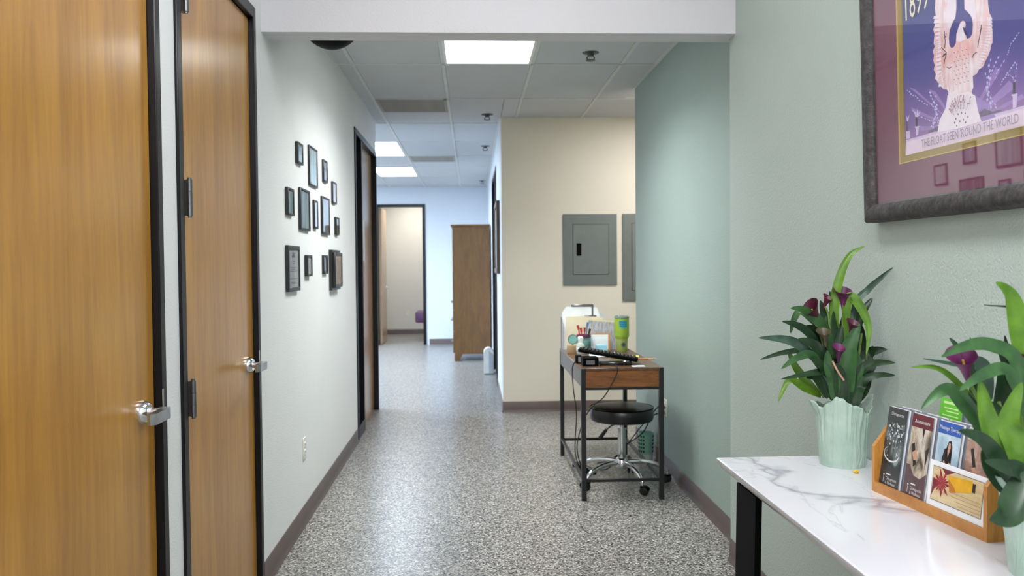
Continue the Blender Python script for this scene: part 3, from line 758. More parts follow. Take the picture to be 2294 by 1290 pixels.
# lettering: local frame of text lies in the y-z plane facing -x
def ptext(body, px, py, size, m, ang=0, sx=1, lay=.0036):
    y, z = ploc(px, py)
    return text(body, size, prn, (PDX-lay+.001, y, z), (PI/2, -ang if False else 0, -PI/2), m, sx) if ang == 0 else _ptr(body, y, z, size, m, ang, sx, lay)
def _ptr(body, y, z, size, m, ang, sx, lay):
    o = text(body, size, prn, (PDX-lay+.001, y, z), (0, 0, 0), m, sx)
    o.rotation_euler = (Matrix.Rotation(-PI/2, 3, 'Z') @ Matrix.Rotation(PI/2, 3, 'X') @ Matrix.Rotation(ang, 3, 'Z')).to_euler(); return o
ya, za = ploc(2058, 326); yb, zb = ploc(2272, 264)
o = ptext("THE FLOAT SEEN 'ROUND THE WORLD", 2165, 297, .030, M_pgrey)
bpy.context.view_layer.update(); o.scale[0] = abs(ya-yb)/max(o.dimensions[0], .01)
o = ptext('1899', 2053, 6, .105, mat('poster_cream_numeral', C(232, 226, 196), .6), .02, .62)
def arc_text(body, pts, size, m):
    """letters along an arc through three photo points"""
    P = [Vector(ploc(*q)) for q in pts]
    n = len(body)
    for k, ch in enumerate(body):
        t = k/(n-1); q = P[0]*(1-t)**2+P[1]*2*t*(1-t)+P[2]*t*t; d = (P[1]-P[0])*(1-t)+(P[2]-P[1])*t
        if ch == ' ': continue
        _ptr(ch, q.x, q.y, size, m, math.atan2(d.y, -d.x), .5, .0037)
arc_text("AMERICA'S", [(2132, 247), (2144, 212), (2175, 226)], .027, M_pred)
arc_text("FINEST", [(2138, 252), (2150, 228), (2169, 240)], .026, M_pgrey)
MB().box((PDX-.010, -PW+.05, .05), (PDX-.0085, PW-.05, PH-.05)).build('pane', M_glass, pt, smooth=False)

# ------------------------------------------------------------------ console table
ZT = .785; TX0, TX1, TY0, TY1 = .742, 1.186, .55, 2.572
t = thing('console_table', 'white marble topped console table with black legs against sage wall', 'table', ((TX0+TX1)/2, (TY0+TY1)/2, 0))
cx, cy = (TX0+TX1)/2, (TY0+TY1)/2
b = MB(); rings = []
for (ins, z) in ((.030, ZT-.042), (.012, ZT-.030), (.002, ZT-.010), (0, ZT-.003), (.003, ZT)):
    x0, x1, y0, y1 = TX0+ins-cx, TX1-(.0 if ins < .02 else .01)-cx, TY0+ins-cy, TY1-ins*.6-cy
    rings.append([b.bm.verts.new(p) for p in ((x0, y0, z), (x1, y0, z), (x1, y1, z), (x0, y1, z))])
for A, Bq in zip(rings, rings[1:]):
    for i in range(4): b.bm.faces.new([A[i], A[(i+1) % 4], Bq[(i+1) % 4], Bq[i]])
b.bm.faces.new(rings[0][::-1]); b.bm.faces.new(rings[-1])
b.build('tabletop', M_marble, t)
MB().box((TX0+.07-cx, TY0+.12-cy, ZT-.06), (TX1-.05-cx, TY1-.12-cy, ZT-.0425)).build('under_frame', M_black, t, smooth=False)
for (yy, ys) in ((TY0+.2, 1), (TY1-.325, -1)):
    for (x0, x1) in ((TX0+.022, TX0+.040), (TX1-.030, TX1-.008)):
        b = MB(); a = yy-cy
        b.prism([(a+.03, ZT-.043), (a+.195, ZT-.043), (a+.235, 0), (a+.07, 0)] if ys < 0 else [(a, ZT-.043), (a+.195, ZT-.043), (a+.155, 0), (a-.04, 0)], 0, x0-cx, x1-cx); b.build('leg', M_black, t)
    MB().box((TX0+.040-cx, yy-cy+.05, 0), (TX1-.030-cx, yy-cy+.08, .02)).build('foot_bar', M_black, t, smooth=False)

# ------------------------------------------------------------------ calla lilies in wrapped pots
def leafmat(name, a, b2, rough=.38):
    t = NT(name); v = t.coord(); n = t.noise(v, 30, 3); t.link(t.ramp(n.outputs[0], [(.3, a), (.7, b2)]), t.p.inputs['Base Color'])
    t.p.inputs['Roughness'].default_value = rough; t.p.inputs['Subsurface Weight'].default_value = .12; t.p.inputs['Subsurface Radius'].default_value = (.004, .008, .002); return t.m
LG = {'d': leafmat('leaf_dark', C(24, 46, 28), C(40, 70, 40)), 'm': leafmat('leaf_mid', C(40, 76, 40), C(62, 102, 54)), 'y': leafmat('leaf_bright', C(72, 112, 20), C(100, 140, 36)), 'g': leafmat('leaf_grey', C(50, 74, 62), C(76, 100, 86))}
M_stem = leafmat('stem_green', C(92, 122, 52), C(120, 148, 78))
M_purp = leafmat('lily_purple', C(66, 18, 54), C(116, 40, 98), .45)
M_maro = leafmat('lily_maroon', C(60, 20, 40), C(104, 34, 62), .45)
def wrapmat():
    t = NT('mint_wrapping'); v = t.coord(); n = t.noise(v, 14, 3); t.link(t.ramp(n.outputs[0], [(.3, C(158, 184, 171)), (.7, C(182, 203, 190))]), t.p.inputs['Base Color'])
    t.p.inputs['Roughness'].default_value = .42; t.bump(t.noise(t.coord((26, 26, 5)), 2.2, 3, .5, 1.2).outputs[0], .6, .008); return t.m
M_wrap = wrapmat()
M_soil = mat('potting_soil', C(48, 36, 28), .9, var=.4, scale=60)
XLIM = XN-.012
def at(px, py, depth):
    v = ray(px, py); q = EYE+v*depth       # v has unit forward component
    if q.x > XLIM: q = EYE+v*((XLIM-EYE.x)/v.x)
    return q
def blade(root, name, pts, w, m, fold=.35, nrm=None):
    """leaf as a folded ribbon with thickness along 3D points (local to root)"""
    P = catmull([Vector(p) for p in pts], 7); n = len(P); b = MB(); rows = []
    side0 = None
    for i, p in enumerate(P):
        d = (P[min(i+1, n-1)]-P[max(i-1, 0)]).normalized()
        v = nrm if nrm else Vector((-.4, -.85, .35))
        s = d.cross(v)
        if s.length < .15: s = side0 if side0 else d.orthogonal()
        s.normalize()
        if side0 and s.dot(side0) < 0: s = -s
        side0 = s; up = s.cross(d).normalized()
        t = i/(n-1); ww = w*.5*(max(0, math.sin(PI*min(1, (t*.93+.06)**.85)))**.75)
        ww = max(ww, .0007); th = .0006
        wav = .12*ww*math.sin(t*9+p.x*70)
        rows.append([p-s*ww+up*(fold*ww+wav), p-s*ww*.5+up*(fold*ww*.35), p, p+s*ww*.5+up*(fold*ww*.35), p+s*ww+up*(fold*ww-wav)])
        rows[-1] += [q-up*th for q in rows[-1][::-1]]
    R = [[b.bm.verts.new(q) for q in r] for r in rows]
    for A, B in zip(R, R[1:]):
        for k in range(10): b.bm.faces.new([A[k], A[(k+1) % 10], B[(k+1) % 10], B[k]])
    b.bm.faces.new(R[0][::-1]); b.bm.faces.new(R[-1])
    return b.build(name, m, root)
def spathe(root, base, top, w, m):
    """calla flower: rolled funnel with a flared pointed lip"""
    base, top = Vector(base), Vector(top); ax = (top-base); L = ax.length; ax.normalize(); u = ax.orthogonal().normalized(); v = ax.cross(u)
    b = MB(); N = 20; rings = []
    for k in range(9):
        t = k/8; r = w*(.10+.14*t+.30*t**3.2)
        ring = []
        for i in range(N+1):
            a = 2*PI*1.06*i/N; rr = r*(1-.10*i/N); lift = L*(t*.82+.26*t*t*(.5+.5*math.cos(a-1.2)))
            ring.append(b.bm.verts.new(base+ax*lift+(u*math.cos(a)+v*math.sin(a))*rr))
        rings.append(ring)
    for A, B in zip(rings, rings[1:]):
        for i in range(N): b.bm.faces.new([A[i], A[i+1], B[i+1], B[i]])
    o = b.build('flower', m, root)
    MB().cyl(base+ax*L*.3, base+ax*L*.75, w*.06, w*.04, 8).build('spadix', mat('spadix_yellow', C(200, 160, 60), .6), o)
def wrapped_pot(root, r0, r1, h, seed, flaps):
    """crinkled foil wrap: tapered cup with an uneven ruffled rim"""
    N, K = 120, 22; b = MB(); rings = []
    pot = MB().lathe([(0, .002), (r0*.93, .002), (r1*.90, h*.86), (r1*.86, h*.86), (r1*.84, h*.8), (0, h*.8)], n=32).build('pot', mat('plastic_pot', C(96, 120, 96), .5), root)
    MB().lathe([(0, h*.78), (r1*.83, h*.805), (r1*.83, h*.81), (0, h*.83)], n=24).build('soil', M_soil, root)
    for j in range(K+1):
        t = j/K; ring = []
        for i in range(N):
            a = 2*PI*i/N; ca, sa = math.cos(a), math.sin(a)
            rim = 1+.14*noise.noise((ca*1.5+seed, sa*1.5, 3.1))+.05*noise.noise((ca*5, sa*5+seed, 1.0)); fl = 0
            for (fa, fh, fo, fw) in flaps:
                da = (a-fa+PI) % (2*PI)-PI; g = math.exp(-(da/fw)**2); rim += fh*g; fl += fo*g
            z = h*t*rim
            r = r0+(r1-r0)*min(1, z/h)+max(0, z/h-.85)*r1*(.25+fl*1.6)
            pl = .05*noise.noise((ca*7+seed, sa*7, t*1.1))+.02*noise.noise((ca*17, sa*17+seed, t*1.8))+.022*abs(noise.noise((ca*22, sa*26, t*4+seed)))
            r *= 1+pl*(.55+.9*t)
            ring.append(b.bm.verts.new((r*ca, r*sa, z)))
        rings.append(ring)
    for A, B in zip(rings, rings[1:]):
        for i in range(N): b.bm.faces.new([A[i], A[(i+1) % N], B[(i+1) % N], B[i]])
    b.bm.faces.new(rings[0][::-1])
    o = b.build('wrapping', M_wrap, root)
    md = o.modifiers.new('thick', 'SOLIDIFY'); md.thickness = .0008; return o
# --- plant by the far end of the table
P1 = Vector((1.082, 2.455, ZT))
p1 = thing('potted_lily', 'purple calla lily in mint wrapping at the far end of the table', 'plant', P1, group='potted calla lilies on the console table')
wrapped_pot(p1, .063, .076, .175, 2.3, [(3.1, .10, .7, .28), (4.25, .22, -.1, .5), (5.35, -.10, 0, .35), (.15, .14, .5, .3)])
D1P = (P1-EYE).dot(FWD)
def L1(uv, dd=0):   # zoomed photo coordinates -> local point
    return at(1680+uv[0]/3.394, 540+uv[1]/3.394, D1P+dd)-P1
S1 = 3.394*FPX/D1P
leaves1 = [  # points, width, material, depth offsets (start, end)
 ([(700, 1150), (655, 780), (645, 480), (690, 260), (765, 105), (870, 40)], 62, 'y', -.01, -.02),
 ([(740, 900), (800, 500), (900, 370), (1000, 280), (1090, 200)], 48, 'g', 0, -.0),
 ([(745, 760), (735, 520), (770, 420), (860, 540), (905, 680), (885, 860)], 62, 'y', -.02, -.06),
 ([(770, 800), (850, 560), (932, 432)], 55, 'd', .0, .0),
 ([(640, 900), (560, 660), (430, 535), (310, 510)], 70, 'm', -.03, -.09),
 ([(500, 640), (390, 535), (335, 600), (310, 700)], 48, 'm', .02, .04),
 ([(560, 860), (450, 705), (350, 640), (245, 610)], 58, 'd', -.02, -.06),
 ([(560, 960), (400, 810), (260, 750), (65, 735)], 66, 'g', -.03, -.1),
 ([(540, 920), (400, 840), (250, 850), (80, 900)], 42, 'd', .02, .0),
 ([(560, 1000), (470, 870), (360, 890), (240, 970)], 62, 'm', -.04, -.1),
 ([(540, 1180), (465, 1110), (350, 960), (288, 820)], 60, 'y', .03, .03),
 ([(650, 1080), (560, 1000), (430, 1012), (235, 1050)], 46, 'd', -.05, -.1),
 ([(540, 1180), (420, 1120), (300, 1060), (215, 1220)], 52, 'y', -.02, -.05),
 ([(740, 1190), (735, 1000), (760, 800), (835, 630)], 120, 'm', -.05, -.06),
 ([(650, 1170), (590, 960), (500, 800), (370, 740)], 84, 'd', -.03, -.07),
 ([(690, 1100), (640, 820), (610, 640), (625, 520)], 110, 'd', -.02, -.01),
 ([(600, 1190), (540, 1070), (480, 1030), (430, 1040)], 80, 'd', -.05, -.08),
 ([(790, 1150), (860, 930), (930, 850), (1040, 825)], 90, 'd', -.0, -.0),
 ([(780, 1180), (850, 985), (950, 930), (1105, 925)], 64, 'd', -.04, -.1),
 ([(790, 1200), (870, 1060), (980, 1020), (1105, 1022)], 52, 'd', -.05, -.1),
 ([(790, 1260), (800, 1120), (850, 1060), (905, 1060)], 120, 'd', -.06, -.05),
 ([(640, 1200), (600, 1060), (560, 960), (470, 900)], 90, 'd', -.05, -.08),
 ([(700, 1190), (690, 980), (640, 800), (540, 690)], 92, 'd', .0, .0),
 ([(740, 1180), (790, 950), (840, 800), (850, 640)], 96, 'd', .02, .02),
 ([(700, 1180), (720, 960), (700, 760), (720, 540)], 90, 'd', .03, .04),
 ([(760, 1220), (800, 1100), (820, 960), (800, 820)], 90, 'm', -.045, -.06),
 ([(640, 1200), (640, 1060), (600, 950), (590, 830)], 84, 'm', -.06, -.08),
 ([(700, 1230), (690, 1100), (680, 1000), (650, 930)], 90, 'd', -.07, -.08),
 ([(600, 900), (560, 560), (535, 450)], 44, 'd', .0, -.01), ([(640, 800), (620, 500), (608, 380)], 30, 'd', .0, .0),
 ([(770, 700), (800, 520), (795, 410)], 44, 'd', .02, .0), ([(560, 800), (500, 690), (415, 650)], 70, 'd', .02, .0),
 ([(740, 1000), (680, 860), (700, 640)], 80, 'd', -.03, -.03),
 ([(720, 1230), (740, 1130), (760, 1020), (770, 900)], 110, 'd', -.05, -.05), ([(690, 1230), (640, 1120), (590, 1050), (520, 1000)], 100, 'd', -.05, -.07), ([(770, 1240), (840, 1140), (890, 1000), (960, 940)], 100, 'd', -.03, -.04),
 ([(660, 1220), (630, 1120), (620, 1020), (640, 920)], 100, 'd', .0, .0), ([(740, 1220), (720, 1060), (660, 900), (560, 830)], 100, 'd', -.02, -.03), ([(760, 1220), (810, 1040), (860, 900), (940, 800)], 90, 'd', .02, .02),
]
for pts, w, m, d0, d1 in leaves1:
    n = len(pts); blade(p1, 'leaf', [L1(q, d0+(d1-d0)*k/(n-1)) for k, q in enumerate(pts)], w/S1*1.12, LG[m])
for pts in ([(725, 1190), (720, 900), (705, 590)], [(620, 1190), (590, 1000), (560, 740)], [(800, 1190), (830, 860), (850, 700)], [(870, 1180), (885, 900), (890, 840)], [(660, 1190), (520, 640), (500, 560)], [(740, 1150), (715, 700), (705, 500)], [(560, 1190), (520, 1090), (470, 1040)], [(700, 1160), (690, 1000), (672, 900)], [(640, 1100), (600, 600), (570, 500)]):
    b = MB(); b.tube([L1(q, -.02) for q in pts], .0032, 7); b.build('stem', M_stem, p1)
spathe(p1, L1((712, 520), -.02), L1((705, 362), -.03), .052, M_purp)
spathe(p1, L1((530, 600), -.04), L1((450, 490), -.08), .055, M_maro)
spathe(p1, L1((555, 520), -.01), L1((596, 420), -.02), .030, M_maro)
spathe(p1, L1((672, 920), -.075), L1((678, 800), -.09), .036, M_purp)
spathe(p1, L1((762, 720), -.04), L1((790, 610), -.05), .040, M_maro)
spathe(p1, L1((575, 800), -.07), L1((560, 680), -.08), .040, leafmat('lily_bud_green', C(70, 66, 46), C(104, 92, 66)))
b = MB(); b.tube([L1((628, 912), -.09), L1((665, 985), -.09), L1((714, 1058), -.085)], .0028, 6); b.build('dry_stalk', mat('dry_stalk_pink', C(196, 150, 128), .7), p1, label='pale dry stalk')
# --- plant at the near end, cut by the frame edge
P2 = Vector((1.080, 1.555, ZT))
p2 = thing('potted_lily', 'purple calla lily in mint wrapping nearest the viewer beside the brochures', 'plant', P2, group='potted calla lilies on the console table')
wrapped_pot(p2, .063, .082, .18, 5.9, [(3.3, .14, .6, .4), (4.4, .1, .1, .5), (-.3, .2, .3, .4)])
D2P = (P2-EYE).dot(FWD)
def L2(uv, dd=0): return at(2040+uv[0]/1.87, 600+uv[1]/1.87, D2P+dd)-P2
S2 = 1.87*FPX/D2P
leaves2 = [
 ([(470, 800), (490, 480), (455, 260), (420, 120), (358, 60)], 86, 'y', .0, -.03),
 ([(500, 300), (430, 160), (400, 162), (308, 155)], 12, 'd', .0, -.03),
 ([(480, 620), (440, 390), (330, 325), (230, 330), (130, 372)], 64, 'm', -.02, -.08),
 ([(330, 640), (205, 490), (110, 420), (0, 416)], 26, 'y', .03, .04),
 ([(300, 520), (230, 420), (170, 402), (52, 380)], 22, 'g', .03, .03),
 ([(470, 560), (400, 430), (300, 450), (205, 515)], 56, 'm', -.04, -.08),
 ([(330, 720), (240, 590), (150, 510), (45, 592)], 66, 'm', .0, -.03),
 ([(420, 900), (360, 790), (290, 715), (200, 680)], 66, 'd', -.05, -.1),
 ([(520, 900), (450, 850), (400, 835), (310, 808)], 74, 'd', -.06, -.1),
 ([(500, 840), (450, 960), (400, 1040), (332, 1056)], 120, 'd', -.07, -.12),
 ([(430, 880), (370, 760), (320, 620), (290, 470)], 86, 'y', -.04, -.07),
 ([(480, 880), (440, 740), (410, 640), (465, 480)], 96, 'y', -.05, -.07),
 ([(450, 900), (420, 760), (380, 640), (340, 560)], 90, 'd', -.01, .0),
 ([(400, 900), (320, 700), (280, 560), (260, 480)], 90, 'd', .03, .03),
 ([(440, 880), (400, 640), (400, 480), (380, 400)], 96, 'd', .02, .03),
 ([(480, 860), (470, 640), (470, 500), (450, 400)], 90, 'd', .01, .0),
 ([(340, 640), (262, 440), (250, 290)], 22, 'd', .02, .02), ([(280, 480), (205, 345), (163, 293)], 26, 'd', .03, .04),
 ([(430, 500), (405, 350), (395, 283)], 20, 'd', .02, .02), ([(420, 500), (375, 345), (350, 303)], 24, 'd', .02, .03),
 ([(430, 960), (380, 900), (330, 830), (300, 760)], 70, 'd', -.02, .0),
 ([(320, 560), (300, 420), (250, 380)], 70, 'g', .03, .02), ([(470, 900), (560, 640), (640, 480)], 90, 'm', .0, -.03), ([(500, 880), (600, 760), (700, 740)], 90, 'd', .0, -.05),
]
for pts, w, m, d0, d1 in leaves2:
    n = len(pts); blade(p2, 'leaf', [L2(q, d0+(d1-d0)*k/(n-1)) for k, q in enumerate(pts)], w/S2, LG[m])
for pts in ([(470, 860), (330, 640), (238, 460)], [(480, 860), (460, 600), (450, 420)], [(440, 880), (400, 700), (370, 560)]):
    b = MB(); b.tube([L2(q, 0) for q in pts], .0035, 7); b.build('stem', M_stem, p2)
spathe(p2, L2((240, 468), -.02), L2((212, 358), -.04), .052, M_purp)
spathe(p2, L2((450, 420), .0), L2((445, 345), .0), .040, M_maro)
# yellow fallen flower crumb
q = hit(1918, 1060, 2, ZT)
t = thing('fallen_blossom', 'tiny yellow fallen blossom on the marble before the far pot', 'blossom', (q.x, q.y, ZT))
for k in range(6):
    a = k*1.05; MB().lathe([(0, 0), (.0028, .0015), (.0034, .004), (.002, .007), (0, .0075)], ((.0042+.001*(k % 2))*math.cos(a), (.0042)*math.sin(a), .0005*k), 8).build('petal', mat('blossom_yellow', C(236, 190, 30), .5), t)

# ------------------------------------------------------------------ brochure holder and brochures
HA = math.atan2(.040, .428)          # turned slightly off the wall
q0 = hit(1953, 1098, 2, ZT); q1 = hit(2211, 1216, 2, ZT)
HL = (Vector((q0.x, q0.y))-Vector((q1.x, q1.y))).length
ang = math.atan2(q0.y-q1.y, q0.x-q1.x)-PI/2
# local frame: +Y runs along the front from the viewer's end, -X faces the hall
HLOC = (q1.x, q1.y, ZT)
hd = thing('brochure_holder', 'oak tabletop brochure rack with four pockets between the lily pots', 'brochure holder', HLOC, (0, 0, ang))
HD = .092
HM = Matrix.Translation(HLOC) @ Matrix.Rotation(ang, 4, 'Z')
b = MB()
for y0 in (0, HL-.012):
    b = MB(); b.prism([(0, .0), (HD, 0), (HD, .19), (.055, .19), (.026, .150), (0, .118)], 1, y0, y0+.012); b.build('side_panel', M_holder, hd)
MB().box((0, .012, 0), (HD, HL-.012, .012)).build('base_board', M_holder, hd, smooth=False)
MB().box((0, .012, .012), (.008, HL-.012, .026)).build('front_rail', M_holder, hd, smooth=False)
MB().prism([(HD-.008, .012), (HD, .012), (HD, .15), (HD-.008, .15)], 1, .012, HL-.012).build('back_board', M_holder, hd)
LEAN = .15
IW = (HL-.024)/4
def brochure_mat(name, stops, seed, scale=(1, 16, 10)):
    t = NT(name); v = t.coord(scale); mp = t.add('ShaderNodeMapping'); mp.inputs['Location'].default_value = (seed, seed*2, seed); t.link(v, mp.inputs[0])
    n = t.noise(mp.outputs[0], 2.0, 4, .6, .8); t.link(t.ramp(n.outputs[0], stops), t.p.inputs['Base Color']); t.p.inputs['Roughness'].default_value = .28; return t.m
B_black = brochure_mat('brochure_cityscape', [(.36, C(22, 28, 30)), (.52, C(60, 70, 72)), (.62, C(110, 120, 122)), (.72, C(180, 188, 188))], 3)
B_tan = brochure_mat('brochure_treatment_photo', [(.36, C(84, 76, 66)), (.48, C(172, 156, 136)), (.6, C(208, 200, 186)), (.72, C(70, 66, 62))], 8, (1, 12, 7))
B_blue = brochure_mat('brochure_pale_blue_photo', [(.36, C(150, 176, 194)), (.6, C(196, 214, 224)), (.75, C(226, 232, 232))], 14, (1, 8, 6))
B_brown = brochure_mat('brochure_brown_photo', [(.34, C(110, 76, 66)), (.55, C(160, 126, 112)), (.7, C(196, 170, 156))], 21, (1, 6, 6))
B_sand = brochure_mat('card_sand', [(.36, C(196, 170, 124)), (.6, C(216, 194, 152)), (.75, C(228, 210, 174))], 25, (1, 3, 24))
M_edge = mat('paper_edge_grey', C(128, 134, 146), .7, var=.1)
M_bred = mat('title_band_maroon', C(98, 30, 42), .3); M_bblue = mat('title_band_blue', C(46, 88, 168), .3)
M_bdark = mat('brochure_charcoal', C(52, 54, 56), .3); M_bmar = mat('brochure_dusky_maroon', C(88, 64, 68), .3)
M_txt = mat('white_letters', C(226, 228, 230), .5)
M_hair = mat('print_dark_hair', C(34, 28, 28), .4); M_skin = mat('print_skin', C(196, 150, 126), .4); M_skinw = mat('print_cloth', C(212, 190, 130), .4)
def brochure(k, off, m, label, cat='brochure', name='brochure', w=.080, h=.21, dz=.0, dy=0, group=None, x=.0095, lean=LEAN):
    """a folded leaflet leaning in pocket k (0 = viewer's end); local frame: -X front"""
    yc = .016+IW*(k+.5)+dy+(.004 if dy == 0 else 0)
    loc = HM @ Vector((x+off, yc, .013+dz))
    o = thing(name, label, cat, loc, group=group)
    o.rotation_euler = (HM.to_3x3() @ Matrix.Rotation(lean, 3, 'Y')).to_euler()
    MB().box((0, -w/2, 0), (.0022, w/2, h)).build('pages', M_edge, o, smooth=False)
    MB().box((-.0006, -w/2, 0), (0, w/2, h)).build('cover', m, o, smooth=False)
    return o
def on(o, pts, m, lay, name='print', k=None):
    if k is None: k = .85 if o.name.startswith('brochure') else 1
    pts = [[(y*k, z) for y, z in q] for q in pts]
    if 1 < len(pts) <= 4:
        for q in pts: on(o, [q], m, lay, name, 1)
        return
    """flat print on a brochure: pts (y from left edge 0..w mirrored, z)"""
    b = MB()
    for q in pts:
        vs = [b.bm.verts.new((-.0006-.00012*lay, y, z)) for y, z in q]
        for tri in tessellate_polygon([[Vector((y, z, 0)) for y, z in q]]): b.bm.faces.new([vs[i] for i in tri])
    return b.build(name, m, o, smooth=False)
def rect(y0, y1, z0, z1): return [(y0, z0), (y1, z0), (y1, z1), (y0, z1)]
def btext(o, body, y, z, size, m, align='CENTER', lay=4): return text(body, size, o, (-.0006-.00012*lay, y*.85, z), (PI/2, 0, -PI/2), m, .85, align=align)
W2 = .047; BH = .21
# seen from the front the left side is +Y
bA = brochure(3, 0, B_black, 'black chiropractic brochure with night photo at the left end of the rack', group='brochures standing in the oak rack')
on(bA, [rect(-W2, W2, .172, BH)], M_bdark, 1); on(bA, [rect(-W2, W2, 0, .062)], M_bdark, 1)
sw = []
for i in range(16):
    t0 = i/16*2*PI; t1 = (i+1)/16*2*PI
    if math.sin(t0) > .4: continue
    r1, r2 = .036, .038
    sw.append([(.004+r1*math.cos(t0), .094+.5*r1*math.sin(t0)), (.004+r1*math.cos(t1), .094+.5*r1*math.sin(t1)), (.004+r2*math.cos(t1), .093+.55*r2*math.sin(t1)), (.004+r2*math.cos(t0), .093+.55*r2*math.sin(t0))])
for i in range(70):
    y = random.uniform(-.043, .040); z = random.choice((random.uniform(.085, .17), random.uniform(.14, .17))); a = random.uniform(.0012, .0032)
    sw.append([(y, z), (y+a, z-a*.6), (y+a*1.5, z+a*1.2), (y+a*.3, z+a*1.6)])
on(bA, sw, M_txt, 2)
btext(bA, 'Chiropractic', 0, .194, .012, M_txt)
def foot(o):
    btext(o, 'Chiropractic', .016, .030, .0105, M_txt, 'LEFT'); btext(o, '& Wellness', .016, .019, .0105, M_txt, 'LEFT')
    on(o, [rect(-.006, .016, .0395, .0425), rect(.026, .0275, .018, .040), rect(.0235, .030, .036, .0385)], M_txt, 4)
foot(bA)
bB = brochure(2, 0, B_tan, 'maroon topped acupuncture brochure, second from left in the rack', group='brochures standing in the oak rack')
on(bB, [rect(-W2, W2, .178, BH)], M_bred, 1)
on(bB, [[(-W2, 0), (W2, 0), (W2, .085), (.03, .085), (.01, .062), (-.02, .058), (-W2, .075)]], M_bmar, 1)
on(bB, [[(.034, .135), (.022, .14), (.004, .09), (.016, .082)], [(-.004, .178), (-.016, .178), (-.012, .15)], [(-.03, .13), (-.044, .14), (-.036, .08)]], M_hair, 2); on(bB, [[(.028, .115), (.012, .125), (0, .1), (.018, .098)]], M_skin, 3)
btext(bB, 'Acupuncture', 0, .193, .013, M_txt); foot(bB)
bC = brochure(1, 0, B_blue, 'blue topped massage therapy brochure with seated woman, third in the rack', group='brochures standing in the oak rack')
on(bC, [rect(-W2, W2, .182, BH)], M_bblue, 1)
on(bC, [[(-.002, .168), (-.012, .17), (-.019, .155), (-.02, .12), (-.008, .11), (.006, .125), (.004, .155)]], M_hair, 2)
on(bC, [[(.012, .148), (.002, .152), (-.016, .146), (-.018, .118), (-.012, .1), (.014, .1), (.018, .125)], [(.03, .104), (.02, .118), (.006, .1), (.016, .085), (.034, .088)]], M_hair, 2)
on(bC, [[(-.003, .164), (-.010, .164), (-.012, .152), (-.008, .146), (-.002, .15)], [(.012, .12), (.006, .122), (-.008, .09), (-.004, .086)], [(.0, .148), (-.01, .148), (-.005, .13)]], M_skin, 3)
on(bC, [[(-.012, .12), (-.02, .118), (-.006, .075), (.012, .07), (.02, .082)]], M_skinw, 3)
btext(bC, 'Massage Therapy', 0, .196, .0125, M_txt)
bD = brochure(0, 0, B_brown, 'brown photo brochure at the right end of the rack behind lily leaves', group='brochures standing in the oak rack')
on(bD, [rect(-W2, W2, .186, BH)], mat('title_band_tan', C(206, 196, 186), .3), 1)
on(bD, [[(.03, .165), (.02, .17), (-.01, .10), (0, .095)]], M_hair, 2)
on(bD, [[(.02, .125), (.005, .13), (-.03, .085), (-.02, .08)]], M_skin, 3)
names = ['brown photo one', 'massage therapy one', 'acupuncture one', 'black one']
covers = [B_brown, M_bblue, M_bred, M_bdark]
for k in range(4):
    for i in range(1, 6):
        brochure(k, .0045*i, M_paper if i % 2 else M_edge, 'white edged spare brochure %s the %s in the rack' % (('directly behind', 'second back behind', 'third back behind', 'fourth back behind', 'rearmost of the stack behind')[i-1], names[k]), group='spare brochures behind the %s' % names[k], dy=.004-.0042*i, dz=.0012*(i % 3))
# green brochure and grey ones standing behind the rack
bG = brochure(2, .050, mat('brochure_green', C(98, 186, 44), .35), 'bright green brochure standing tallest behind the others in the rack', dy=-.026, dz=.042, x=.014)
on(bG, [rect(-.03, .03, .186, .189), rect(-.034, .02, .178, .181), rect(-.034, .034, .168, .171), rect(-.034, .004, .160, .163), rect(-.03, .034, .197, .203)], mat('green_pale_lines', C(196, 232, 160), .5), 2)
bH = brochure(1, .0545, M_edge, 'grey striped brochure standing behind the rack next to the green one', dy=.028, dz=.036, x=.016)
on(bH, [rect(-.04+.018*i, -.034+.018*i, 0, BH) for i in range(5)], mat('stripe_grey', C(140, 150, 156), .5), 1)
# white framed card in front of the right pockets
cw = IW*2-.004; ch = .105
loc = HM @ Vector((.004, .012+IW*.99, .0263)); cdn = thing('advert_card', 'white bordered landscape card with red flower and yellow tube before the rack', 'card', loc)
cdn.rotation_euler = (HM.to_3x3() @ Matrix.Rotation(.12, 3, 'Y')).to_euler()
MB().box((0, -cw/2, 0), (.0025, cw/2, ch), .0008).build('card', M_paper, cdn)
def onc(pts, m, lay): return on(cdn, pts, m, lay, 'print')
c2 = cw/2
onc([rect(-c2+.014, c2-.014, .015, ch-.011)], mat('card_rule_dark', C(70, 60, 84), .4), 1)
onc([rect(-c2+.0152, c2-.0152, .0162, ch-.0122)], B_sand, 2)
pet = []
for k in range(17):
    a = 2*PI*k/17+.2; r = .026+.008*math.sin(k*2.7); cyy, czz = c2-.048, .059
    pet.append([(cyy, czz), (cyy+r*.7*math.cos(a-.16), czz+r*.7*math.sin(a-.16)), (cyy+r*math.cos(a), czz+r*math.sin(a)), (cyy+r*.7*math.cos(a+.16), czz+r*.7*math.sin(a+.16))])
onc(pet, mat('card_red_petals', C(150, 34, 50), .4, var=.3, scale=80), 4)
onc([[(c2-.0156, .022), (c2-.026, .042), (c2-.05, .06), (c2-.018, .066)], [(c2-.06, .080), (c2-.09, ch-.0124), (c2-.045, ch-.0124)]], mat('card_deep_red', C(110, 26, 44), .4), 3)
onc([[(c2-.070, .082), (c2-.078, .046), (c2-.148, .062), (c2-.150, .084), (c2-.148, .088)]], mat('card_yellow_tube', C(222, 168, 28), .35, var=.15, scale=30), 5)
onc([[(c2-.070, .074), (c2-.078, .046), (c2-.10, .050), (c2-.092, .060)]], mat('card_amber', C(190, 110, 36), .35), 6)
onc([rect(c2-.160, c2-.150, .064, .084)], M_hair, 6)
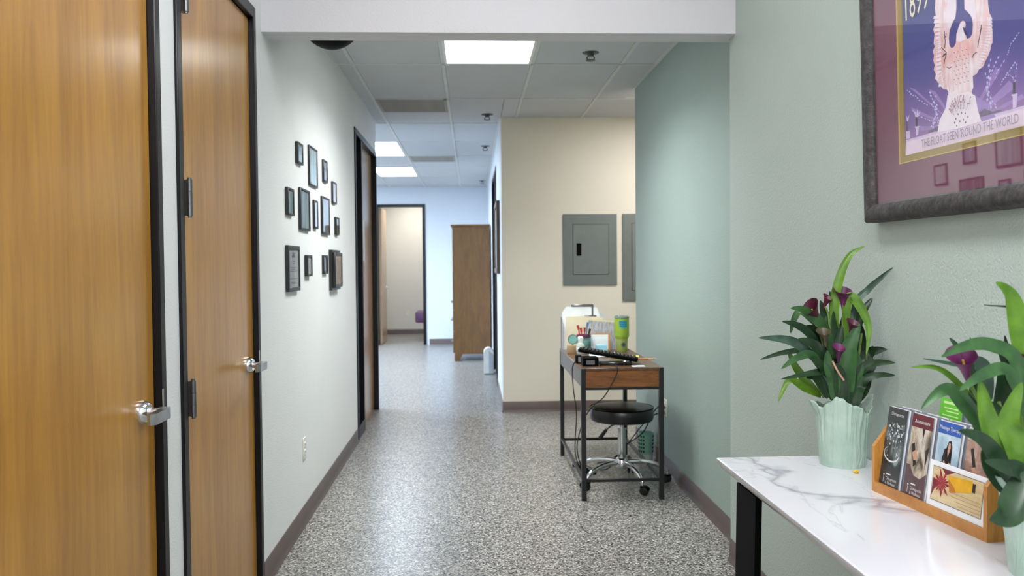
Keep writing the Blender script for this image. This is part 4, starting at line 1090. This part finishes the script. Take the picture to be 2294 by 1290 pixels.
onc([rect(-c2+.018, c2-.11+.012*i, .022+.008*i, .0232+.008*i) for i in range(4)], mat('card_thin_lines', C(170, 142, 100), .5), 5)

# ------------------------------------------------------------------ desk
DX0, DX1, DY0, DY1, DZ = .628, 1.112, 4.925, 6.14, .775
t = thing('desk', 'narrow brown wood desk with black metal frame by the sage wall', 'desk', ((DX0+DX1)/2, (DY0+DY1)/2, 0))
cx, cy = (DX0+DX1)/2, (DY0+DY1)/2; hx, hy = (DX1-DX0)/2, (DY1-DY0)/2; lw = .028
MB().box((-hx+.001, -hy+.006, DZ-.018), (hx-.001, hy, DZ), .003).build('desktop', M_desktop, t)
MB().box((-hx+lw, -hy+.006, DZ-.112), (hx-lw, -hy+.022, DZ-.018)).build('end_panel', M_deskw, t, smooth=False, label='pine drawer-like end panel with knots')
MB().box((-hx+lw, hy-.022, DZ-.112), (hx-lw, hy-.006, DZ-.018)).build('end_panel', M_deskw, t, smooth=False)
M_side = wood('desk_side_wood', C(74, 60, 54), C(104, 88, 80), (22, 1.2, 22), .4, .1)
MB().box((-hx+.003, -hy+lw, DZ-.112), (-hx+.018, hy-lw, DZ-.018)).build('side_panel', M_side, t, smooth=False)
MB().box((hx-.018, -hy+lw, DZ-.112), (hx-.003, hy-lw, DZ-.018)).build('side_panel', M_side, t, smooth=False)
for sx in (-1, 1):
    for sy in (-1, 1):
        x0 = sx*hx-(lw if sx > 0 else 0); y0 = sy*hy-(lw if sy > 0 else 0)
        MB().box((x0, y0, 0), (x0+lw, y0+lw, DZ-.001), .002).build('leg', M_blackmetal, t)
for sy in (-1, 1):
    y0 = sy*hy-(lw-.004 if sy > 0 else -.004)
    MB().box((-hx+lw, y0, .108), (hx-lw, y0+.02, .126), .002).build('cross_bar', M_blackmetal, t)
    MB().box((-hx+lw, y0, DZ-.128), (hx-lw, y0+.02, DZ-.112), .002).build('rail', M_blackmetal, t)
for sx in (-1, 1):
    x0 = sx*hx-(lw-.004 if sx > 0 else -.004)
    MB().box((x0, -hy+lw, .108), (x0+.02, hy-lw, .126), .002).build('side_bar', M_blackmetal, t)

# ------------------------------------------------------------------ stool
t = thing('rolling_stool', 'round black vinyl stool on chrome five-star base under the desk end', 'stool', (.932, 5.32, 0))
MB().lathe([(0, .397), (.17, .397), (.19, .402), (.197, .415), (.199, .445), (.197, .472), (.188, .484), (.165, .489), (.08, .491), (0, .492)], n=56).build('seat', M_vinyl, t)
MB().lathe([(.1985, .478), (.2005, .481), (.1985, .484), (.1975, .481), (.1985, .478)], n=56).build('piping', M_black, t)
b = MB(); b.cyl((0, 0, .12), (0, 0, .34), .026, .025, 24).cyl((0, 0, .34), (0, 0, .397), .013, .013, 16); b.cyl((0, 0, .34), (0, 0, .352), .029, .029, 24); b.build('gas_lift', M_chrome, t)
MB().box((-.08, -.08, .385), (.08, .08, .3965), .003).build('seat_plate', M_black, t)
MB().lathe([(0, .098), (.04, .098), (.046, .11), (.044, .145), (.032, .16), (.027, .163), (0, .163)], n=28).build('hub', M_chrome, t)
for k in range(5):
    a = math.radians(-75+72*k); ca, sa = math.cos(a), math.sin(a)
    b = MB(); b.tube([(r*ca, r*sa, z) for r, z in ((.03, .135), (.10, .137), (.18, .128), (.245, .108), (.278, .085), (.288, .072))], lambda u: .017-.005*u, 12); b.build('base_leg', M_chrome, t)
    c = bpy.data.objects.new('caster', None); COL.objects.link(c); c.parent = t; c.location = (.288*ca, .288*sa, 0); c.rotation_euler = (0, 0, a+.9+k*1.3)
    b = MB(); b.cyl((0, 0, .055), (0, 0, .08), .009, n=10); b.build('caster_stem', M_chrome, c)
    for s in (-1, 1):
        b = MB(); b.lathe([(0, s*.006), (.022, s*.006), (.027, s*.009), (.027, s*.018), (.022, s*.021), (0, s*.021)], (.012, 0, .027), 20, 1); b.build('caster_wheel', M_rubber, c)
    b = MB(); b.prism([(-.012, .052), (.024, .052), (.036, .044), (.041, .028), (.036, .028), (.03, .04), (.012, .05), (-.012, .045)], 1, -.022, .022); b.build('caster_hood', M_black, c)
b = MB(); b.tube([(-.03, -.02, .38), (-.075, -.05, .372), (-.115, -.07, .345)], .005, 8); b.build('lever_rod', M_gun, t)
b = MB(); b.cyl((-.108, -.066, .352), (-.150, -.085, .305), .010, .013, 12); b.build('lever_grip', M_rubber, t)

# ------------------------------------------------------------------ things on the desk
# tumbler
M_lime = mat('lime_enamel', C(138, 166, 50), .4); M_limeb = mat('lime_pale', C(146, 160, 86), .4)
t = thing('tumbler', 'lime green insulated tumbler with stickers and clear lid on the desk', 'tumbler', (1.03, 5.86, DZ))
MB().lathe([(0, 0), (.036, 0), (.038, .004), (.0405, .085), (.041, .088), (0, .088)], n=32).build('lower_body', M_limeb, t)
MB().lathe([(.041, .088), (.049, .104), (.0505, .11), (.0505, .226), (.048, .229), (0, .229)], n=32).build('upper_body', M_lime, t)
MB().lathe([(.0485, .229), (.0515, .231), (.0515, .243), (.047, .246), (.045, .239), (0, .239)], n=32).build('lid', mat('clear_lid', C(120, 140, 130), .15), t)
b = MB(); b.tube([(-.02, 0, .2395), (-.023, 0, .29)], .0035, 8, 0); b.build('straw', mat('straw_clear', C(210, 216, 214), .2), t)
def on_cyl(t, r, polys, m, name):
    """sticker wrapped on a cylinder facing the viewer; polys in (metres across, z)"""
    b = MB(); a0 = -PI/2-.04
    for q in polys: b.poly([(r*math.cos(a0+u/r), r*math.sin(a0+u/r), z) for u, z in q])
    return b.build(name, m, t, smooth=False)
tq = []
for (z0, z1, u0, u1) in ((.196, .214, -.026, .03), (.182, .196, -.024, .032), (.168, .182, -.018, .030), (.160, .168, -.008, .02)):
    for k in range(8):
        a, c = u0+(u1-u0)*k/8, u0+(u1-u0)*(k+1)/8; tq.append([(a, z0), (c, z0), (c, z1), (a, z1)])
st = on_cyl(t, .0512, tq, mat('sticker_teal', C(40, 150, 170), .4), 'sticker')
on_cyl(t, .0515, [[(-.022+.011*k, z), (-.015+.011*k, z), (-.015+.011*k, z+.006), (-.022+.011*k, z+.006)] for k in range(5) for z in (.188, .203, .174)], mat('sticker_ink', C(24, 60, 90), .4), 'sticker_marks')
def star(u, z, r, n=9): return [(u+(r if i % 2 == 0 else r*.55)*math.sin(PI*i/n), z+(r if i % 2 == 0 else r*.55)*math.cos(PI*i/n)) for i in range(2*n)]
on_cyl(t, .0416, [star(.006, .05, .019)], mat('sticker_navy', C(40, 60, 84), .4), 'paw_sticker')
# file holder with papers
t = thing('file_holder', 'clear upright file holder with white sheets at the far desk end', 'file holder', (.79, 6.07, DZ))
b = MB(); b.box((-.155, -.035, 0), (.155, .04, .004)).box((-.155, .037, 0), (.155, .04, .25)).box((-.155, -.035, 0), (-.152, .04, .21)); b.build('tray', mat('frosted_plastic', C(206, 212, 216), .25), t, smooth=False)
MB().box((-.158, -.03, .0), (-.1555, .03, .23)).build('dark_edge', mat('smoke_plastic', C(84, 90, 94), .3), t, smooth=False)
b = MB()
b.box((-.085, -.004, .300), (.075, .008, .318), .005).box((.060, -.004, .235), (.075, .008, .315), .005).box((.01, -.012, .232), (.095, .014, .240), .003)
b.build('handle', M_gun, t)
o = MB().prism([(-.15, .006), (.11, .006), (.12, .235), (.10, .295), (-.12, .302), (-.15, .26)], 1, 6.070, 6.072); o = o.build('paper_sheet', M_paper, smooth=False)
for v in o.data.vertices: v.co.x += .79; v.co.z += DZ
tag(o, 'white paper sheet standing in the clear file holder', 'paper')
o = MB().prism([(.665, DZ+.006), (.925, DZ+.006), (.93, DZ+.225), (.80, DZ+.235), (.665, DZ+.232)], 1, 6.053, 6.056).build('manila_folder', mat('manila', C(228, 218, 190), .7), smooth=False)
tag(o, 'manila folder standing before the white sheets in the file holder', 'folder')
def env_mat():
    t = NT('grey_patterned_folder'); v = t.coord((60, 60, 12)); n = t.noise(v, 2, 4, .7); t.link(t.ramp(n.outputs[0], [(.35, C(140, 140, 146)), (.6, C(196, 196, 200))]), t.p.inputs['Base Color']); t.p.inputs['Roughness'].default_value = .6; return t.m
t = thing('document_folder', 'grey streaked folder with cream top edge leaning behind the tumbler', 'folder', (.94, 6.0, DZ))
MB().prism([(-.12, 0), (.10, 0), (.10, .188), (-.12, .208)], 1, -.004, .004).build('cover', env_mat(), t, smooth=False)
MB().prism([(-.12, .208), (.10, .188), (.10, .196), (-.12, .222)], 1, -.002, .002).build('top_edge', mat('cream_edge', C(222, 212, 170), .6), t, smooth=False)
# mug with pens
M_pat = pmat('mug_pattern', [C(58, 84, 80), C(120, 176, 164), C(80, 40, 70)], 31, False)
t = thing('pen_mug', 'teal patterned pen mug with purple rim among desk clutter', 'mug', (.775, 5.93, DZ))
MB().lathe([(0, 0), (.046, 0), (.05, .006), (.05, .108), (.047, .108), (.046, .012), (0, .012)], n=28).build('body', M_pat, t)
MB().lathe([(.0505, .092), (.0515, .094), (.0515, .112), (.0465, .112), (.0465, .094), (.0505, .092)], n=28).build('rim', mat('mug_rim_purple', C(96, 44, 84), .4), t)
for k, (dx, dy, h, c, l) in enumerate(((-.03, 0, .165, C(190, 44, 40), 'red pen leaning left in the pen mug'), (-.012, .012, .145, C(200, 52, 44), 'short red pen in the middle of the pen mug'), (.004, -.01, .15, C(176, 40, 44), 'red marker standing upright in the pen mug'), (.022, .004, .185, C(70, 120, 176), 'blue topped pen tallest in the pen mug'), (.03, -.012, .14, C(40, 40, 44), 'black pen at the edge of the pen mug'))):
    o = thing('pen', l, 'pen', (.775+dx*.4, 5.93+dy, DZ+.014)); m = mat('pen_colour', c, .35)
    b = MB(); b.cyl((0, 0, 0), (dx*.75, dy*.6, h-.03), .004, .0045, 10); b.build('barrel', m, o)
    b = MB(); b.cyl((dx*.75, dy*.6, h-.03), (dx, dy*.8, h), .007, .009, 10); b.build('cap', m, o)
# round teal mirror disc
t = thing('hand_mirror', 'round teal glass hand mirror propped left of the pen mug', 'mirror', (.690, 5.86, DZ+.012))
MB().lathe([(0, -.003), (.030, -.003), (.030, .003), (0, .003)], (0, 0, .075), 28, 1).build('disc', mat('teal_glass', C(128, 184, 176), .1), t)
MB().lathe([(.030, -.004), (.034, -.004), (.034, .004), (.030, .004), (.030, -.004)], (0, 0, .075), 28, 1).build('rim', M_gun, t)
MB().cyl((0, 0, -.012), (0, 0, .042), .005, .005, 10).build('handle', M_gun, t)
# pump bottle
t = thing('pump_bottle', 'small clear sanitizer bottle with white pump in front of the pen mug', 'bottle', (.728, 5.74, DZ))
MB().lathe([(0, 0), (.028, 0), (.03, .004), (.03, .055), (.024, .068), (.012, .074), (0, .074)], n=24).build('body', mat('bottle_clear', C(178, 190, 180), .12), t)
MB().lathe([(.0302, .022), (.0306, .022), (.0306, .045), (.0302, .045), (.0302, .022)], n=24).build('label_band', M_white, t)
MB().lathe([(0, .073), (.014, .073), (.016, .09), (.02, .1), (.018, .112), (.01, .118), (0, .119)], n=20).build('pump', M_white, t)
# beige jar
t = thing('candle_jar', 'beige glass jar at the left desk edge beside the pump bottle', 'jar', (.672, 5.76, DZ))
MB().lathe([(0, 0), (.030, 0), (.034, .006), (.035, .055), (.031, .056), (.03, .01), (0, .01)], n=24).build('jar', mat('amber_glass', C(176, 150, 116), .2), t)
MB().lathe([(0, .011), (.0295, .011), (.0295, .042), (0, .042)], n=24).build('wax', mat('cream_wax', C(214, 196, 160), .6), t)
# orange framed sheet, blue notes
t = thing('lined_card', 'white lined card in orange border standing behind the blue note block', 'card', (.90, 5.95, DZ))
MB().box((-.075, -.002, 0), (.062, .002, .118)).build('border', mat('orange_border', C(206, 140, 60), .6), t, smooth=False)
MB().box((-.075, -.0032, .006), (.050, -.002, .110)).build('sheet', M_paper, t, smooth=False)
t = thing('note_block', 'pale blue sticky note block on the desk before the lined card', 'notes', (.892, 5.88, DZ))
MB().box((-.036, -.036, 0), (.036, .036, .045), .001).build('block', mat('notes_blue', C(150, 204, 220), .7), t)
for k, (x, y, r, l) in enumerate(((.90, 5.62, .25, 'white paper sheets lying loose behind the black keyboard, uppermost'), (.87, 5.64, -.1, 'white paper sheet lying under the loose sheets behind the keyboard'))):
    o = MB().obox((x, y, DZ+.0042-.003*k), (.19, .25, .002), Matrix.Rotation(r, 3, 'Z')).build('paper', M_paper, smooth=False); tag(o, l, 'paper')
# keyboard leaning on a black box, adapter
t = thing('power_box', 'black square power box under the left end of the keyboard', 'power box', (.70, 5.07, DZ))
MB().box((-.05, -.055, 0), (.045, .05, .052), .004).build('case', M_black, t)
MB().box((-.03, -.0562, .012), (.02, -.055, .036)).build('face_label', M_gun, t, smooth=False)
kb = thing('keyboard', 'black keyboard tilted across the desk front, left end raised', 'keyboard', (.82, 5.16, DZ+.053), (0, .165, -.22))
MB().box((-.178, -.065, -.008), (.185, .065, .012), .004).build('case', M_black, kb)
km = None
for r in range(5):
    for c in range(15):
        if km is None: o = MB().box((-.0085, -.0085, 0), (.0085, .0085, .006), .0015).build('key', M_rubber, kb); km = o.data
        else: o = link('key', km, kb)
        o.location = (-.155+c*.0225, -.045+r*.0225, .012)
t = thing('phone_handset', 'glossy black handset lying under the keyboard', 'handset', (.865, 5.07, DZ), (0, 0, -.1))
MB().box((-.11, -.03, 0), (.085, .05, .022), .006, 2).build('body', mat('gloss_black', C(14, 14, 16), .12), t)
MB().lathe([(0, .012), (.022, .012), (.022, .020), (.018, .024), (0, .024)], (.05, 0, .003), 20).build('ear_cup', M_gun, t)
t = thing('power_adapter', 'small black adapter with pale label hanging at the left desk edge', 'adapter', (.646, 5.20, DZ))
MB().box((-.018, -.03, 0), (.02, .03, .048), .004).build('body', M_black, t)
MB().box((-.004, -.031, .008), (.016, -.030, .040)).build('label', mat('label_grey', C(160, 160, 160), .5), t, smooth=False)
b = MB().obox((1.0, 5.42, DZ+.0055), (.12, .15, .010), Matrix.Rotation(-.2, 3, 'Z')); o = b.build('note_pad', mat('yellow_pad', C(232, 228, 120), .7), smooth=False); tag(o, 'yellow note pad on the desk behind the keyboard end', 'note pad')
t = thing('pencil', 'orange pencil lying across the right desk edge', 'pencil', (1.075, 5.34, DZ+.0045), (0, 0, .12))
MB().cyl((-.06, 0, 0), (.075, 0, 0), .0042, .0042, 6).build('shaft', mat('pencil_orange', C(224, 158, 104), .5), t)
MB().cyl((.075, 0, 0), (.09, 0, 0), .0042, .0008, 6).build('tip', mat('pencil_tip', C(220, 190, 150), .6), t)
b = MB().obox((.975, 4.99, DZ+.0014), (.075, .05, .0014), Matrix.Rotation(.05, 3, 'Z')); o = b.build('paper_slip', M_paper, smooth=False); tag(o, 'small white paper slip at the front right corner of the desk', 'paper')

# ------------------------------------------------------------------ cables and things under the desk
def cable(name, pts, r, label):
    b = MB(); b.tube(pts, r, 7, 6); o = b.build(name, M_rubber); tag(o, label, 'cable'); return o
cable('cable', [(.628, 5.19, DZ+.012), (.608, 5.19, DZ-.03), (.612, 5.18, .62), (.645, 5.3, .45), (.66, 5.5, .25), (.655, 5.45, .16), (.69, 5.5, .05), (.74, 5.62, .012)], .0035, 'black cable hanging from the adapter down the left desk side')
cable('cable', [(.845, 5.035, DZ+.008), (.838, 4.922, DZ+.006), (.835, 4.915, DZ-.03), (.80, 4.914, DZ-.10), (.76, 4.95, .60), (.71, 5.05, .53), (.675, 5.2, .42), (.665, 5.45, .2), (.72, 5.6, .01)], .0035, 'black cable over the front panel of the desk')
cable('cable', [(XR-.03, 5.61, .425), (1.22, 5.56, .44), (1.17, 5.52, .40), (1.12, 5.6, .26), (1.0, 5.66, .15), (.90, 5.64, .02), (.80, 5.64, .012)], .004, 'black cable running from the sage wall outlet to the floor')
cable('cable', [(XR-.03, 5.625, .385), (1.21, 5.68, .36), (1.15, 5.76, .28), (1.05, 5.82, .13), (.97, 5.93, .012), (.85, 5.82, .012)], .004, 'lower black cable from the sage wall outlet under the desk')
for zz, l in ((.425, 'black plug in the upper socket of the sage wall outlet'), (.385, 'black plug in the lower socket of the sage wall outlet')):
    o = MB().box((XR-.034, 5.605 if zz > .4 else 5.612, zz-.012), (XR-.0105, 5.635, zz+.012), .004).build('plug', M_rubber); tag(o, l, 'plug')
t = thing('power_strip', 'black power strip on the floor under the desk', 'power strip', (.74, 5.67, 0), (0, 0, .3))
MB().box((-.03, -.13, 0), (.03, .13, .03), .004).build('case', M_black, t)
for k in range(5): MB().box((-.016, -.105+k*.046, .0295), (.016, -.075+k*.046, .031)).build('socket', M_gun, t, smooth=False)
# perforated teal bin
t = thing('perforated_bin', 'small teal perforated bin on the floor behind the desk leg', 'bin', (1.21, 5.93, 0))
M_bin = mat('bin_teal', C(140, 190, 172), .35)
MB().lathe([(0, .0), (.044, 0), (.046, .006), (.046, .05), (0, .05)], n=24).build('base', mat('bin_base_clear', C(200, 208, 206), .2), t)
MB().lathe([(.050, .05), (.054, .20), (.050, .20), (.046, .055), (.050, .05)], n=28).build('wall', M_bin, t)
b = MB(); 
for r in range(5):
    for k in range(18):
        if k in (13, 14, 15): continue
        a = 2*PI*k/18; rr = .0512+.0006*r; z = .07+r*.026
        b.obox((rr*math.cos(a), rr*math.sin(a), z), (.002, .010, .014), Matrix.Rotation(a, 3, 'Z'))
b.build('holes', mat('hole_dark', C(30, 48, 44), .8), t, smooth=False)

# ------------------------------------------------------------------ far room
t = thing('cabinet', 'tall oak cabinet seen from its side at the far wall', 'cabinet', (-.02, 12.8, 0))
MB().box((-.235, -.5, .10), (.285, .5, 1.93)).build('body', M_oak, t, smooth=False)
MB().box((-.275, -.53, 1.93), (.29, .53, 1.96), .006).build('cornice', M_oak, t)
for sy in (-.5, .46):
    MB().prism([(-.235, 0), (-.165, 0), (-.12, .10), (-.235, .10)], 1, sy, sy+.04).build('foot', M_oak, t)
MB().box((.20, -.5, 0), (.285, .5, .10)).build('foot', M_oak, t, smooth=False)
for (y0, y1) in ((-.49, -.005), (.005, .49)):
    dd = MB().box((-.255, y0, .74), (-.235, y1, 1.91), .003).build('door', M_oak, t); MB().cyl((-.255, (y0+y1)/2*.3, .84), (-.29, (y0+y1)/2*.3, .84), .012, .016, 12).build('knob', M_satin, dd)
for (z0, z1) in ((.12, .42), (.43, .73)):
    dd = MB().box((-.255, -.49, z0), (-.235, .49, z1), .003).build('drawer', M_oak, t)
    for yy in (-.25, .25): MB().cyl((-.255, yy, (z0+z1)/2), (-.285, yy, (z0+z1)/2), .011, .015, 12).build('knob', M_satin, dd)
t = thing('air_purifier', 'small white rounded appliance on the floor beside the oak cabinet', 'appliance', (.205, 10.85, 0))
b = MB(); pr = [(-.06, .012), (.06, .012), (.062, .26)]+[(.062*math.cos(a), .27+.065*math.sin(a)) for a in [PI*k/10 for k in range(11)]]+[(-.062, .26)]
b.prism(pr, 1, -.09, .09); b.build('body', M_white, t)
MB().box((-.055, -.085, 0), (.055, .085, .012)).build('base', M_grayp, t, smooth=False)
MB().prism([(.0, .02), (.055, .02), (.055, .26), (.0, .30)], 1, -.094, -.09).build('front_panel', mat('purifier_grey', C(176, 186, 196), .4), t, smooth=False)
M_purple = mat('purple_vinyl', C(84, 38, 84), .45)
t = thing('treatment_table', 'purple padded treatment table partly seen through the far doorway', 'table', (-.42, 16.05, 0))
MB().box((-.62, -.32, .33), (.62, .32, .53), .03, 3).build('cushion', M_purple, t)
MB().box((-.45, -.28, .30), (.6, .28, .33)).build('platform', M_grayp, t, smooth=False)
for x in (-.38, .45):
    MB().box((x-.03, -.05, .03), (x+.03, .05, .30), .005).build('post', M_satin, t); MB().box((x-.06, -.25, 0), (x+.06, .25, .03), .005).build('foot', M_satin, t)

# ------------------------------------------------------------------ lettering becomes plain mesh
dg = bpy.context.evaluated_depsgraph_get()
for o in TEXTS:
    me = bpy.data.meshes.new_from_object(o.evaluated_get(dg)); me.name = 'lettering'
    if not me.materials: me.materials.append(o.data.materials[0])
    n = bpy.data.objects.new('lettering', me); COL.objects.link(n); n.parent = o.parent
    n.location, n.rotation_euler, n.scale = o.location, o.rotation_euler, o.scale
for o in TEXTS: bpy.data.objects.remove(o)
